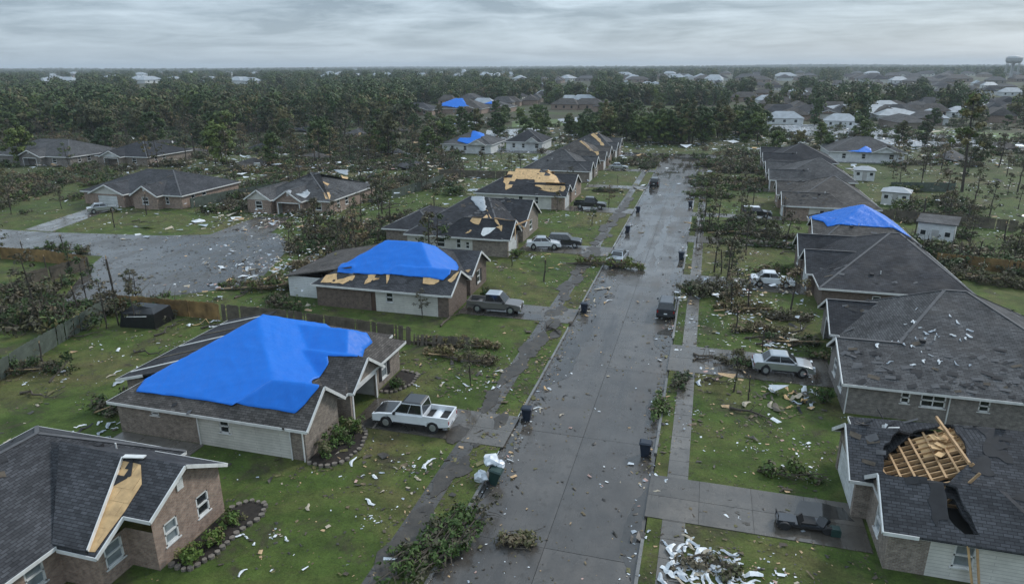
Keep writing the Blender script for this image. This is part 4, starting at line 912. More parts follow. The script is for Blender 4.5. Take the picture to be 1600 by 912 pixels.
    for sy in (-1, 1):
        span = [(.04, .49), (.51, .96)] if kind != 'suv' else [(.04, .30), (.33, .62), (.65, .95)]
        for a, c in span:
            glass('side_window', .16, .84, lambda t, s: (Q(t, 0)[0]+(Q(t, 0)[1]-Q(t, 0)[0])*(a+(c-a)*(s if sy < 0 else 1-s)), sy*(Q(t, 0)[3]+e), Q(t, 0)[2]))
        mr = MB().box(gb[1]-.32, gb[1]-.16, sy*Wd-.09+sy*.1, sy*Wd+.09+sy*.1, zbelt, zbelt+.16); P(mr, 'wing_mirror', pm if kind != 'pickup' else 'rubber')
        zl = .74 if kind == 'sedan' else .84
        P(MB().box(L-.16, L-.005, sy*(Wd-.24)-.17, sy*(Wd-.24)+.17, zl-.09, zl+.09), 'headlight', 'lamp')
        P(MB().box(-L-.0, -L+.12, sy*(Wd-.12)-.07, sy*(Wd-.12)+.07, zl-.1, zl+.13), 'tail_light', 'red')
        P(MB().box(bx+wr*1.3, ax-wr*1.3, sy*(Wd-.01)-.03, sy*(Wd-.01)+.03, zb-.02, zb+.09), 'sill', 'rubber')
    P(MB().box(L-.1, L+.06, -Wd+.08, Wd-.08, .36, .56), 'bumper', 'chrome' if kind == 'pickup' else pm); P(MB().box(-L-.06, -L+.1, -Wd+.08, Wd-.08, .40, .58), 'bumper', 'chrome' if kind == 'pickup' else pm)
    P(MB().box(L-.08, L+.012, -.5, .5, .60, .80), 'grille', 'rubber'); P(MB().box(-L-.075, -L-.05, -.17, .17, .62, .74), 'number_plate', 'white')
    if hood:
        hd = MB(); q_ = [(1.40, 1.152), (2.42, 1.078), (2.78, .985)]
        for (xa, za), (xb, zb_) in zip(q_, q_[1:]): hd.poly([(xa, -Wd+.16, za), (xb, -Wd+.18, zb_), (xb, Wd-.18, zb_), (xa, Wd-.16, za)])
        P(hd, 'hood', hood)
    if kind == 'pickup':
        bd = MB()
        for sy in (-1, 1): bd.box(-2.86, -.98, sy*(Wd-.07)-.06, sy*(Wd-.07)+.06, .78, 1.20)
        bd.box(-2.88, -2.78, -Wd+.02, Wd-.02, .62, 1.18); P(bd, 'bed_sides', pm); P(MB().box(-2.77, -1.0, -Wd+.14, Wd-.14, .825, .86), 'bed_liner', 'rubber')
    for x in (ax, bx):
        for sy in (-1, 1):
            t = MB().tube([(0, -.12, 0), (0, -.1, 0), (0, .1, 0), (0, .12, 0)], [wr*.88, wr, wr, wr*.88], 18); tw = P(t, 'wheel', 'rubber'); tw.location = (x, sy*(Wd-.09), wr)
            r_ = MB().tube([(0, sy*.105, 0), (0, sy*.128, 0)], [wr*.6, wr*.55], 14)
            for k in range(5): an = k*2*math.pi/5; r_.beam((0, sy*.135, 0), (wr*.5*math.cos(an), sy*.13, wr*.5*math.sin(an)), .06, .03, 0, up=(0, 1, 0))
            P(r_, 'rim', 'rim', tw)
    return o
PI = math.pi
car('pickup_truck', 'white crew cab pickup truck in front of the largest tarpaulin house', 'pickup truck', 'pickup', 'p_white', (-18.75, 40.35, .05), PI+.03, 'p_black', hood='p_black')
car('pickup_truck', 'dull grey pickup truck by the second tarpaulin house', 'pickup truck', 'pickup', 'p_grey', (-20.2, 64.9, .05), .05, 'p_silver', .05, 3)
car('sedan_car', 'crushed white car on the driveway of the near black roofed house', 'car', 'sedan', 'p_white', (-21.2, 91.4, .05), .25, 'p_silver', .12, 5)
car('suv_car', 'dark car wedged against the crushed white car', 'car', 'suv', 'p_black', (-18.6, 93.6, .05), .1, None, .1, 6)
car('pickup_truck', 'black pickup truck outside the bare plywood house', 'pickup truck', 'pickup', 'p_black', (-19.6, 121.4, .05), .06)
car('sedan_car', 'silver car outside the far left row houses', 'car', 'sedan', 'p_silver', (-20.8, 170.6, .05), .05)
car('suv_car', 'black car parked on the street at far left kerb', 'car', 'suv', 'p_black', (-10.4, 150.5, -.11), PI/2, None, .03)
car('sedan_car', 'battered silver car under fallen branches at the left kerb', 'car', 'sedan', 'p_silver', (-10.1, 87.8, -.11), PI/2-.08, 'p_black', .12, 8)
car('suv_car', 'dark suv parked on the right side of the wet street', 'car', 'suv', 'p_navy', (-2.75, 69.4, -.11), PI/2)
car('sedan_car', 'white sedan in front of the plain charcoal roofed house', 'car', 'sedan', 'p_white', (8.5, 81.4, .05), .03)
car('sedan_car', 'silver sedan with leaves on its roof beside the large grey roofed house', 'car', 'sedan', 'p_silver', (7.55, 56.6, .05), .04, None, .03, 4)
car('suv_car', 'black and white suv on driveway of brown roofed house at right', 'car', 'suv', 'p_black', (8.9, 121.2, .05), .05, 'p_white')
car('sedan_car', 'silver car outside the long red brick house at far left', 'car', 'sedan', 'p_silver', (-103.4, 96.3, .03), .9, None, .05)
# wrecked utility cart lying on the near right driveway
o = thing('wrecked_cart', 'wrecked dark utility cart lying on the near right driveway', 'cart', (6.9, 35.4, .05)); o.rotation_euler.z = .05; o.scale = (1.12, .85, .8)
def Pp(mb, nm, mt): return mb.build(nm, mt, o, off=(0, 0, 0))
Pp(MB().box(-1.35, 1.0, -.55, .45, .28, .5).box(-1.35, -.5, -.5, .4, .5, .62), 'chassis', 'p_navy'); Pp(MB().box(-1.4, 1.15, -.6, -.5, .3, .42), 'bumper', 'rubber')
for x, y in ((-1.0, -.6), (1.05, -.55), (-1.0, .5), (1.0, .5)):
    t = Pp(MB().tube([(0, -.12, 0), (0, -.09, 0), (0, .09, 0), (0, .12, 0)], [.26, .3, .3, .26], 14), 'wheel', 'rubber'); t.location = (x, y, .3)
Pp(MB().beam((-.2, -.4, .5), (-.35, -.3, 1.15), .5, .08), 'seat_back', 'rubber'); Pp(MB().beam((.65, -.4, .5), (.85, -.2, 1.05), .5, .1), 'seat_back', 'p_black'); Pp(MB().box(-.3, .5, -.45, .35, .5, .62), 'seat', 'rubber')
Pp(MB().box(1.15, 1.6, -.75, -.15, .02, .5).box(1.2, 1.55, -.7, -.2, .5, .56), 'battery_box', 'bin_g'); Pp(MB().tube([(-1.3, .3, .5), (-1.35, .3, .95), (-1.3, -.4, .95), (-1.3, -.4, .5)], [.03]*4, 6), 'roll_bar', 'rubber')
# ------------------------------------------------------------------ wheeled bins
def bin_(label, x, y, z, mt, rz=0, tilt=0):
    o = thing('wheeled_bin', label, 'bin', (x, y, z), 'wheeled bins along the street'); o.rotation_euler = (tilt, 0, rz)
    def P(mb, nm, m2): return mb.build(nm, m2, o, off=(0, 0, 0))
    b = MB(); lo = [(-.24, -.26, .06), (.24, -.26, .06), (.24, .24, .06), (-.24, .24, .06)]; hi = [(-.31, -.37, 1.0), (.31, -.37, 1.0), (.31, .36, 1.0), (-.31, .36, 1.0)]
    for i in range(4): b.poly([lo[i], lo[(i+1) % 4], hi[(i+1) % 4], hi[i]])
    b.poly(list(reversed(lo))); b.box(-.34, .34, -.40, .39, .95, 1.01); P(b, 'body', mt)
    l = MB(); q = [(-.35, -.42, 1.02), (.35, -.42, 1.02), (.35, .40, 1.02), (-.35, .40, 1.02)]; t = [(-.27, -.32, 1.12), (.27, -.32, 1.12), (.27, .34, 1.10), (-.27, .34, 1.10)]
    for i in range(4): l.poly([q[i], q[(i+1) % 4], t[(i+1) % 4], t[i]])
    l.poly(t); P(l, 'lid', mt); P(MB().tube([(-.3, .44, .98), (.3, .44, .98)], [.03, .03], 6), 'handle', 'rubber')
    for sx in (-.27, .27): P(MB().tube([(sx-.05, .27, .13), (sx+.05, .27, .13)], [.13, .13], 12), 'wheel', 'rubber')
    return o
bin_('navy wheeled bin at left kerb opposite the white pickup', -11.15, 43.3, -.12, 'bin', PI/2)
bin_('leaning green wheeled bin under white bags at left kerb', -11.2, 35.0, -.12, 'bin_g', PI/2, .22)
bin_('navy wheeled bin at right kerb nearest the camera', -2.35, 40.7, -.12, 'bin', -PI/2)
bin_('dark wheeled bin at left kerb level with the dark suv', -11.1, 67.2, -.12, 'bin', PI/2)
bin_('dark wheeled bin at left kerb by the black pickup', -10.9, 104.8, -.12, 'bin', PI/2)
bin_('dark wheeled bin at left kerb beyond the bare plywood house', -10.9, 120.6, -.12, 'bin', PI/2)
bin_('dark wheeled bin at right kerb beyond the dark suv', -2.2, 91.0, -.12, 'bin', -PI/2)
bin_('small far dark bin standing by the right kerb', -2.2, 128.0, -.12, 'bin', -PI/2)
def crumple(c, r, mt, label, name='plastic_bag', seed=0, flat=.6):
    bm = bmesh.new(); bmesh.ops.create_icosphere(bm, subdivisions=2, radius=1)
    for v in bm.verts:
        k = 1+.5*noise.noise(v.co*1.6+Vector((seed, 0, 0)))+.25*noise.noise(v.co*4+Vector((0, seed, 0))); v.co = Vector((v.co.x*r*k, v.co.y*r*k, v.co.z*r*k*flat))
    me = bpy.data.meshes.new(name); bm.to_mesh(me); bm.free(); me.materials.append(MT[mt]); o = bpy.data.objects.new(name, me); COL.objects.link(o); o.location = c; return tag(o, label, 'bag')
crumple((-11.5, 35.5, 1.2), .5, 'bag', 'largest white bag on top of the leaning green bin', seed=1)
crumple((-11.95, 34.9, .3), .42, 'bag', 'white bag on the grass left of the leaning green bin', seed=2, flat=.9)
crumple((-10.95, 35.6, .95), .36, 'bag', 'small white bag on right edge of the leaning green bin', seed=3)
# black covered hot tub / grill shelter at the garden fence
o = thing('covered_shelter', 'black covered shelter in the corner of the fenced back garden', 'shelter', (-53.3, 52.4, 0)); o.rotation_euler.z = .1
mb = MB(); bs = [(-2, -1.5, 0), (2, -1.5, 0), (2, 1.5, 0), (-2, 1.5, 0)]; md = [(-1.75, -1.3, 1.4), (1.9, -1.35, 1.5), (1.8, 1.4, 1.55), (-1.7, 1.3, 1.3)]; tp = [(-.9, -.5, 2.1), (1.2, -.6, 1.9), (1.1, .6, 1.9), (-.8, .5, 2.0)]
for a, c in ((bs, md), (md, tp)):
    for i in range(4): mb.poly([a[i], a[(i+1) % 4], c[(i+1) % 4], c[i]])
mb.poly(tp); mb.build('cover', 'blacktarp', o, off=(0, 0, 0))
for x, y in ((-1.9, -1.4), (1.9, -1.4), (1.9, 1.4), (-1.9, 1.4)): MB().tube([(x, y, 0), (x*.9, y*.9, 1.6)], [.05, .05], 6).build('post', 'rubber', o, off=(0, 0, 0))
MB().beam((-1.0, -1.52, 1.15), (1.2, -1.5, 1.3), .08, .06).build('rail', 'trim', o, off=(0, 0, 0))
# ------------------------------------------------------------------ fences
def fence(label, pts, mt, hh=1.8, lean=.0, miss=.04, seed=0, bw=.15):
    rr = random.Random(seed); p0 = pts[0]; o = thing('board_fence', label, 'fence', (p0[0], p0[1], 0)); mb = MB()
    for (xa, ya), (xb, yb) in zip(pts, pts[1:]):
        a = Vector((xa, ya, 0)); b = Vector((xb, yb, 0)); d = b-a; L = d.length; d.normalize(); n = Vector((d.y, -d.x, 0)); k = int(L/(bw+.01))
        lo_f = lambda u: lean+.12*noise.noise(Vector((u*.25, seed, 0)))
        for i in range(k):
            if rr.random() < miss: continue
            u = (i+.5)*(bw+.01); h2 = hh*rr.uniform(.97, 1.02); q = a+d*u; tl = n*(lo_f(u)*h2)
            mb.beam(q, q+tl+Vector((0, 0, h2)), bw*.97, .022, 0, up=n)
        m = max(1, int(L/2.4))
        for i in range(m+1):
            u = min(i*2.4, L); q = a+d*u-n*.08; tl = n*(lo_f(u)*hh); MB().beam(q, q+tl+Vector((0, 0, hh*.98)), .1, .1, 0, up=n).build('post', mt, o)
        for z in (.35, hh-.3): mb_r = MB().beam(a-n*.045+n*lean*z+Vector((0, 0, z)), b-n*.045+n*lean*z+Vector((0, 0, z)), .04, .09); mb_r.build('rail', mt, o)
    stuff(mb.build('boards', mt, o)); return o
fence('mossy green board fence along the left edge of the tarpaulin garden', [(-54.6, 36.5), (-57.2, 46), (-59.2, 53.6)], 'fence_g', 1.8, .05, .03, 1)
fence('golden brown board fence behind the black covered shelter', [(-59.0, 54.6), (-50.5, 55.0), (-46.6, 55.0)], 'fence_o', 1.8, 0, .03, 2)
fence('dark board fence between the two tarpaulin houses', [(-46.4, 55.0), (-38, 55.1), (-31, 54.6), (-25, 54.0)], 'fence', 1.75, -.05, .06, 3)
fence('low broken fence running from tarpaulin house towards the street', [(-24.8, 54.0), (-19.5, 54.6)], 'fence', 1.0, -.3, .3, 4)
fence('dark fence around the garden corner by the side street', [(-92, 67.5), (-83, 67.6), (-75.5, 66.6)], 'fence_o', 1.7, 0, .03, 5)
fence('dark brown fence slanting down from the garden corner', [(-75.3, 66.4), (-76.4, 58.5)], 'fence', 1.7, 0, .03, 6)
fence('grey green fence between the two houses across the side street', [(-90.5, 103.5), (-88.5, 114), (-84, 124)], 'fence_g', 1.9, .04, .04, 7)
fence('short grey green fence behind the broken house with open garage', [(-58.5, 121), (-56.8, 132), (-56, 142)], 'fence_g', 1.9, .1, .08, 8)
fence('brown fence behind the second tarpaulin house garden', [(-47, 79), (-41, 79.5), (-40.5, 84)], 'fence', 1.7, .05, .1, 9)
fence('grey board fence behind the white shed', [(28.5, 124.5), (38, 123.2), (47, 120)], 'fence', 1.7, 0, .03, 10)
fence('pale grey fence in the field behind the far right houses', [(36.5, 154), (44, 155.5), (49, 156.5)], 'fence_g', 1.9, .04, .05, 11)
fence('brown fence right of the charcoal roofed house', [(29.5, 96.0), (37, 94.4), (46, 93.4)], 'fence_o', 1.7, 0, .06, 12)
fence('dark fence along the far right edge of the gardens', [(47.5, 120), (53, 106), (55, 94)], 'fence', 1.7, -.2, .1, 13)
fence('dark fence behind the bare plywood house', [(-60, 150), (-50, 150.5), (-41.5, 151)], 'fence', 1.7, 0, .08, 14)
# ------------------------------------------------------------------ trees
def leaves(mb, c, r, n, s, rr, m=0, shell=.5):
    for _ in range(n):
        d = Vector((rr.gauss(0, 1), rr.gauss(0, 1), rr.gauss(0, 1))); d.normalize(); k = rr.uniform(shell, 1)
        p = Vector(c)+Vector((d.x*r[0], d.y*r[1], d.z*r[2]))*k
        nn = d*.7+Vector((rr.gauss(0, .45), rr.gauss(0, .45), .45+rr.gauss(0, .35))); a = nn.cross(Vector((rr.uniform(-1, 1), rr.uniform(-1, 1), rr.uniform(-1, 1)))).normalized(); b = nn.cross(a).normalized()
        l = s*rr.uniform(.6, 1.4); w_ = l*rr.uniform(.4, .7)
        k0 = len(mb.v); mb.v += [tuple(p-a*l), tuple(p+b*w_-a*l*.1), tuple(p+a*l), tuple(p-b*w_+a*l*.1)]; mb.f.append((k0, k0+1, k0+2, k0+3)); mb.m.append(m)
def tree_parts(kind, seed, hi=True):
    rr = random.Random(seed); T, C = MB(), MB(); k = 1 if hi else .4
    if kind == 'leafy': h, r0, cr, n, s, ncl = rr.uniform(9, 12), .22, rr.uniform(3.2, 4.4), 80, .34, 34
    elif kind == 'pine': h, r0, cr, n, s, ncl = rr.uniform(13, 17), .24, rr.uniform(1.8, 2.5), 70, .30, 20
    elif kind == 'thin': h, r0, cr, n, s, ncl = rr.uniform(7, 10), .18, rr.uniform(2.0, 2.8), 20, .24, 16
    else: h, r0, cr, n, s, ncl = rr.uniform(3.5, 7), .2, 1.4, 5, .18, 5
    path = [Vector((0, 0, -.2))]; x = y = 0
    for i in range(1, 7): x += rr.uniform(-.14, .14); y += rr.uniform(-.14, .14); path.append(Vector((x, y, h*.9*i/6)))
    T.tube(path, [r0*(1-.75*i/6) if kind != 'bare' else r0*(1-.35*i/6) for i in range(7)], 7)
    if kind == 'bare':
        for _ in range(6): a = rr.uniform(0, 6.28); t = path[-1]; T.tube([t-Vector((0, 0, .1)), t+Vector((math.cos(a)*.12, math.sin(a)*.12, rr.uniform(.2, .7)))], [.07, .01], 4, 1)
    for i in range(ncl):
        t = rr.uniform({'pine': .45, 'leafy': .14}.get(kind, .3), 1.0); z = h*.9*t; j = min(5, int(t*6)); st = path[j].lerp(path[j+1], t*6-j) if j < 6 else path[6]
        an = rr.uniform(0, 6.28); prof = (math.sin(min(1, max(0, (t-.1)/.9))*PI*.8+.4)) if kind != 'pine' else (1.15-t)*1.5
        ln = cr*max(.25, prof)*rr.uniform(.5, 1.0); el = rr.uniform(.1, .7)
        en = st+Vector((math.cos(an)*ln, math.sin(an)*ln, ln*el*(.4 if kind == 'pine' else .8)))
        md = st.lerp(en, .5)+Vector((rr.uniform(-.2, .2), rr.uniform(-.2, .2), rr.uniform(0, .3)))
        br = r0*.35*(1.1-t*.6)
        if hi or kind == 'thin': T.tube([st, md, en], [br, br*.6, .015], 5 if hi else 3)
        if kind in ('thin', 'bare') and hi:
            for _ in range(4): q = md.lerp(en, rr.random()); T.tube([q, q+Vector((rr.uniform(-.7, .7), rr.uniform(-.7, .7), rr.uniform(-.1, .7)))], [.025, .006], 4)
        cs = rr.uniform(.75, 1.2)*(1.15 if kind == 'leafy' else .8)
        if kind != 'bare' or rr.random() < .4: leaves(C, en, (cs, cs, cs*.7), int(n*k*rr.uniform(.6, 1.3)), s if hi else s*1.5, rr, 1 if rr.random() < .3 else 0, .25)
    if kind == 'leafy':
        for _ in range(7): a = rr.uniform(0, 6.28); q = Vector((math.cos(a)*cr*.45, math.sin(a)*cr*.45, h*rr.uniform(.6, .95))); leaves(C, q, (1.1, 1.1, .8), int(70*k), s if hi else s*1.5, rr, 0, .2)
    if not C.v: leaves(C, path[-1], (.5, .5, .4), 8, .15, rr, 0)
    return T, C
LIB = {}
PAL = {'leafy': [('leaf_dk', 'leaf_mid'), ('leaf_mid', 'leaf_dk'), ('leaf_ol', 'leaf_dk')], 'pine': [('leaf_ol', 'leaf_dk')], 'thin': [('leaf_ol', 'leaf_br'), ('leaf_br', 'leaf_ol'), ('leaf_dk', 'leaf_br')], 'bare': [('leaf_br', 'leaf_ol')]}
for kind, cnt in (('leafy', 5), ('pine', 3), ('thin', 5), ('bare', 4)):
    for i in range(cnt):
        T, C = tree_parts(kind, 100+i*7+len(kind)); pal = PAL[kind][i % len(PAL[kind])]
        LIB.setdefault(kind, []).append((T.mesh('trunk', ['bark', 'split'], uv=False), C.mesh('crown', list(pal), uv=False)))
NM = {'leafy': 'leafy_tree', 'pine': 'tall_tree', 'thin': 'stripped_tree', 'bare': 'broken_trunk'}
def tree(kind, label, loc, group=None, sc=1.0, rot=None, v=None):
    T, C = LIB[kind][(v if v is not None else rnd.randrange(99)) % len(LIB[kind])]
    o = thing(NM[kind] if rot is None else 'fallen_tree', label, 'tree', loc, group); o.rotation_euler = rot or (rnd.uniform(-.05, .05), rnd.uniform(-.05, .05), rnd.uniform(0, 6.28)); o.scale = (sc,)*3
    for nm, me in (('trunk', T), ('crown', C)): q = bpy.data.objects.new(nm, me); COL.objects.link(q); q.parent = o
    return o
def brush(label, c, rx, ry, hh, rz=0, n=1, seed=0, green=.5, group=None, limb=True, dens=1.0):
    rr = random.Random(seed+50); mb = MB(); tw = MB(); A = rx*ry
    for _ in range(int(4.2*A*dens)+7):
        u = rr.uniform(-.95, .95); b0 = Vector((u*rx*.8, rr.uniform(-.2, .2)*ry, .15)); an = rr.uniform(0, 6.28); wv = math.sqrt(max(.05, 1-u*u))
        en = b0+Vector((math.cos(an)*.5*min(rx, ry), math.sin(an)*ry*wv*rr.uniform(.3, .9), hh*rr.uniform(.15, 1.0)*wv)); md = b0.lerp(en, .5)+Vector((0, 0, .15*hh))
        tw.tube([b0, md, en], [.05, .035, .01], 5)
        mi = 0 if rr.random() < green+.1 else 1
        for t in (.45, .75, 1.0):
            if rr.random() < .85: q = b0.lerp(en, t); r_ = rr.uniform(.3, .6); leaves(mb, q, (r_, r_, r_*.7), int(rr.uniform(14, 34)), .13, rr, mi if rr.random() < .8 else 1-mi, .15)
    for _ in range(int(3*A*dens)+8):
        a = rr.uniform(0, 6.28); q = math.sqrt(rr.random())*.8; p = Vector((math.cos(a)*rx*q, math.sin(a)*ry*q, rr.uniform(0, .5)*hh)); l = rr.uniform(.5, 1.6); b = rr.gauss(0, .6)
        e_ = p+Vector((math.cos(b)*l, math.sin(b)*l, rr.uniform(-.1, .6)*l*.6)); tw.tube([p, p.lerp(e_, .5)+Vector((0, 0, rr.uniform(0, .2))), e_], [.03, .02, .008], 4)
    if limb:
        for _ in range(max(1, int(rx/1.5))):
            y = rr.uniform(-.5, .5)*ry; tw.tube([(-rx*rr.uniform(.5, 1.05), y, .1), (rr.uniform(-.3, .3)*rx, y+rr.uniform(-.5, .5), hh*.4), (rx*rr.uniform(.4, 1), y+rr.uniform(-.8, .8), hh*rr.uniform(.2, .9))], [.09, .06, .015], 6, 1 if rr.random() < .15 else 0)
    o = thing('brush_pile', label, 'brush pile', c, group); o.rotation_euler.z = rz
    mb.build('leaves', ['leaf_mid' if green > .65 else 'leaf_dk' if green > .45 else 'leaf_ol', 'leaf_br'], o, uv=False, off=(0, 0, 0)); tw.build('branches', ['twig', 'split'], o, uv=False, off=(0, 0, 0)); return o
def B_(label, px, py, rx, ry, hh, rz=0, seed=0, green=.5, **k): p = at(px, py); return brush(label, (p.x, p.y, 0 if not RX0 < p.x < RX1 else -.12), rx, ry, hh, rz, 1, seed, green, **k)
B_('big green brush pile across sidewalk and kerb, bottom centre', 682, 862, 1.7, 6.4, .8, -.3, 1, .8)
B_('scattered twigs on the road right of the big bottom brush pile', 795, 840, 1.6, 1.0, .3, .2, 2, .3, limb=False, dens=.6)
B_('twiggy brown heap under the rubbish sheets, bottom right', 1105, 885, 1.7, 1.6, .4, 0, 60, .2, dens=.3)
B_('green brush heap beside the near right driveway', 1235, 745, 2.2, .9, .9, 0, 3, .8)
B_('leafy branch lying across the left kerb near the battered silver car', 948, 415, 5.6, 1.5, 1.5, -.05, 4, .75)
B_('fallen crown on the right lawn beside the white sedan', 1120, 460, 4.6, 3.2, 1.5, .3, 5, .45)
B_('large fallen crown across the right lawn beyond the dark suv', 1150, 365, 7, 3.0, 1.8, -.15, 6, .7)
B_('fallen crown on right lawn by the black and white suv', 1110, 308, 5.5, 2.4, 1.6, 0, 7, .7)
B_('long heap of branches near the road end on the right', 1130, 262, 9, 3, 1.8, 0, 8, .6)
B_('second heap of branches on the right lawn, mid street', 1190, 385, 7, 1.3, 1.0, -.05, 9, .5)
B_('brush on the lawn of the large grey roofed house', 1195, 520, 3.4, 1.4, .8, .1, 10, .4)
B_('brush in front of the silver sedan', 1150, 570, 1.6, 1.5, 1.0, 0, 11, .5)
B_('brown brush heap along fence between the tarpaulin houses', 715, 540, 5.2, 1.0, .9, .05, 12, .35)
B_('dark brush behind the second tarpaulin house', 420, 450, 6, 3, 1.4, .2, 13, .5)
B_('brush tangle at the side street corner below the broken house', 540, 395, 7, 2.6, 1.4, .3, 14, .5)
B_('brown brush heap behind the near black roof', 640, 345, 6, 3, 1.6, .2, 15, .3)
B_('dark thicket at the left edge above the mossy fence', 60, 500, 5, 4.5, 2.0, .4, 16, .6)
B_('fallen leafy branches at the left edge of the tarpaulin garden', 30, 580, 4.5, 1.6, 1.2, .3, 17, .5)
B_('green hedge remains inside the dark fenced garden corner', 90, 395, 6, 1.6, 1.5, .15, 18, .7)
B_('small dark brush by rear wall of the largest tarpaulin house', 175, 640, 1.6, 2.2, .9, 0, 19, .5)
B_('fallen dark branches right of the charcoal roofed house', 1530, 440, 6, 2.5, 1.6, -.5, 20, .45)
B_('brush strip along the kerb by the nearest right bin', 1030, 635, .55, 3.0, .7, 0, 21, .7, limb=False)
B_('brush line on the left lawn beyond the bare plywood house', 950, 300, 3.5, 1.2, .8, 0, 22, .6)
B_('fallen crown at the right gardens by the long grey fence', 1480, 345, 8, 3, 1.4, .3, 23, .5)
for i, (lab, px, py, rx, ry, hh, gr) in enumerate((
    ('brown brush on the right lawn between white sedan and dark suv', 1160, 485, 3.0, 2.0, 1.0, .35), ('brush tangle on the right lawn by the toppled tree', 1210, 425, 3.2, 1.4, 1.1, .5), ('brush by the kerb right of the dark suv', 1085, 452, 1.2, 3.0, 1.0, .6),
    ('low brush on the lawn above the silver sedan', 1240, 535, 3.0, 1.2, .8, .6), ('brush on lawn left of the large grey roofed house garage', 1230, 500, 3, 1.5, .9, .4), ('brush on verge near road end, left side', 1010, 262, 2, 5, 1.2, .6),
    ('fallen crown beside the far right kerb', 1105, 280, 4, 2.4, 1.8, .7), ('fallen crown on the lawn of the far right row', 1180, 285, 5, 2, 1.5, .6), ('brush pile below the brown roofed house at right', 1170, 350, 4, 2, 1.4, .6), ('brush pile left of the right tarpaulin house', 1210, 372, 4, 1.5, 1.2, .45),
    ('brush on grass beside the second tarpaulin house rear wall', 445, 480, 3.2, 1.6, 1.3, .5), ('brush heap by the white planks at the side street corner', 480, 420, 3.5, 1.8, 1.2, .4), ('brown brush along the near fence line by the lawn', 690, 555, 2.4, .8, .9, .3), ('thin brush round the stripped young tree', 745, 565, 2.2, 1.0, .8, .3),
    ('brush in the yard left of the near black roof', 590, 420, 3, 2, 1.2, .5), ('green brush at the edge of bottom right lawn', 1395, 640, 2.0, .8, .9, .7), ('low brush by the silver sedan front wheel', 1290, 560, 1.5, 1.0, .7, .6), ('brush strip on the verge beside the right sidewalk', 1060, 600, .6, 2.6, .6, .6))): B_(lab, px, py, rx, ry, hh, rnd.uniform(-.3, .3), 400+i, gr)
for i in range(60):
    px, py = rnd.uniform(330, 690), rnd.uniform(205, 300)
    B_('heap of storm branches in the debris field left of the houses', px, py, rnd.uniform(2, 6), rnd.uniform(1.5, 3.5), rnd.uniform(.8, 2), rnd.uniform(0, 3), 100+i, rnd.uniform(.3, .7), group='branch heaps in the debris field', dens=.3)
for i in range(16):
    px, py = rnd.uniform(1400, 1600), rnd.uniform(270, 420)
    B_('heap of storm branches in the gardens at far right', px, py, rnd.uniform(1.5, 4), rnd.uniform(1, 2.5), rnd.uniform(.6, 1.4), rnd.uniform(0, 3), 200+i, rnd.uniform(.3, .7), group='branch heaps in far right gardens', dens=.4)
def TP(kind, label, px, py, sc=1, rot=None, group=None, v=None, z=0): p = at(px, py); return tree(kind, label, (p.x, p.y, z), group, sc, rot, v)
TP('bare', 'short snapped trunk on the lawn of the largest tarpaulin house', 70, 580, .42, v=0)
TP('bare', 'tall snapped trunk behind the covered shelter', 178, 462, .75, v=1)
TP('thin', 'stripped young tree on the lawn by the white pickup', 735, 602, .42, v=0)
TP('thin', 'stripped tree against the white wall of the second tarpaulin house', 660, 497, .36, v=1)
TP('bare', 'thin snapped trunk on the lawn beyond the grey pickup', 850, 440, .5, v=2)
TP('thin', 'small stripped tree by the black pickup', 925, 352, .4, v=2)
TP('bare', 'snapped stump on the lawn near the large grey roofed house', 1168, 628, .34, v=0)
TP('thin', 'bent stripped tree at the edge of silver sedan driveway', 1146, 612, .42, v=3)
TP('bare', 'snapped trunk on right lawn below the white sedan', 1148, 520, .45, v=3)
TP('bare', 'snapped trunk right of the dark suv', 1190, 553, .4, v=1)
TP('thin', 'stripped tree on the right lawn mid street', 1165, 318, .6, v=4)
TP('thin', 'stripped tree at right lawn near road end', 1140, 285, .7, v=0)
TP('thin', 'bare stripped tree beside the left driveway of plywood house', 870, 330, .4, v=3)
TP('pine', 'tall surviving tree standing in the field at upper right', 1503, 300, 1.25, v=0)
for i, (px, py, sc) in enumerate(((1440, 285, .9), (1470, 270, .8), (1560, 262, 1.1), (1520, 325, .8), (1545, 345, .7), (1590, 300, .9), (1415, 262, .7), (1395, 275, .6))):
    TP('thin', 'stripped tree in the field right of the tall surviving tree' if px > 1503 else 'stripped tree in the field left of the tall surviving tree', px, py, sc, group='stripped trees right field' if px > 1503 else 'stripped trees left of tall tree')
for i, (px, py, rz, sc) in enumerate(((1150, 372, .5, .75), (1210, 455, 2.6, .6), (80, 605, 2.0, .5), (1540, 420, 2.4, .9), (620, 372, 1.0, .8), (455, 430, .2, .8), (1130, 270, .3, .9), (1230, 330, .1, .6))):
    lab = ['toppled tree on right lawn beyond the dark suv', 'toppled tree beside the white sedan', 'toppled small tree at left edge of the tarpaulin garden', 'toppled tree in gardens right of the charcoal roof', 'toppled tree behind the near black roof', 'toppled tree by the side street', 'toppled tree near the road end', 'toppled tree by the brown roofed house at right'][i]
    TP('thin', lab, px, py, sc, (0, PI/2-.12, rz), None, i, .5)
STREET = [(-160, 66), (-95, 68), (-79, 70), (-75.5, 64), (-67.6, 53), (-55.5, 60), (-49, 66.5), (-56, 85), (-60, 96), (-63, 101), (-78, 101), (-84, 88), (-98, 86), (-100, 101), (-111, 101), (-112, 84), (-160, 82)]
def free(px, py): p = at(px, py); return not (1150 < px < 1265 and 425 < py < 485) and not (1300 < px < 1500 and 370 < py < 420) and not any(q.zr(p.x+dx, p.y+dy) is not None for q in H.values() for dx in (-2, 0, 2) for dy in (-2, 0, 2)) and not inside(p, STREET) and not (RX0-1 < p.x < RX1+1 and p.y < 200)
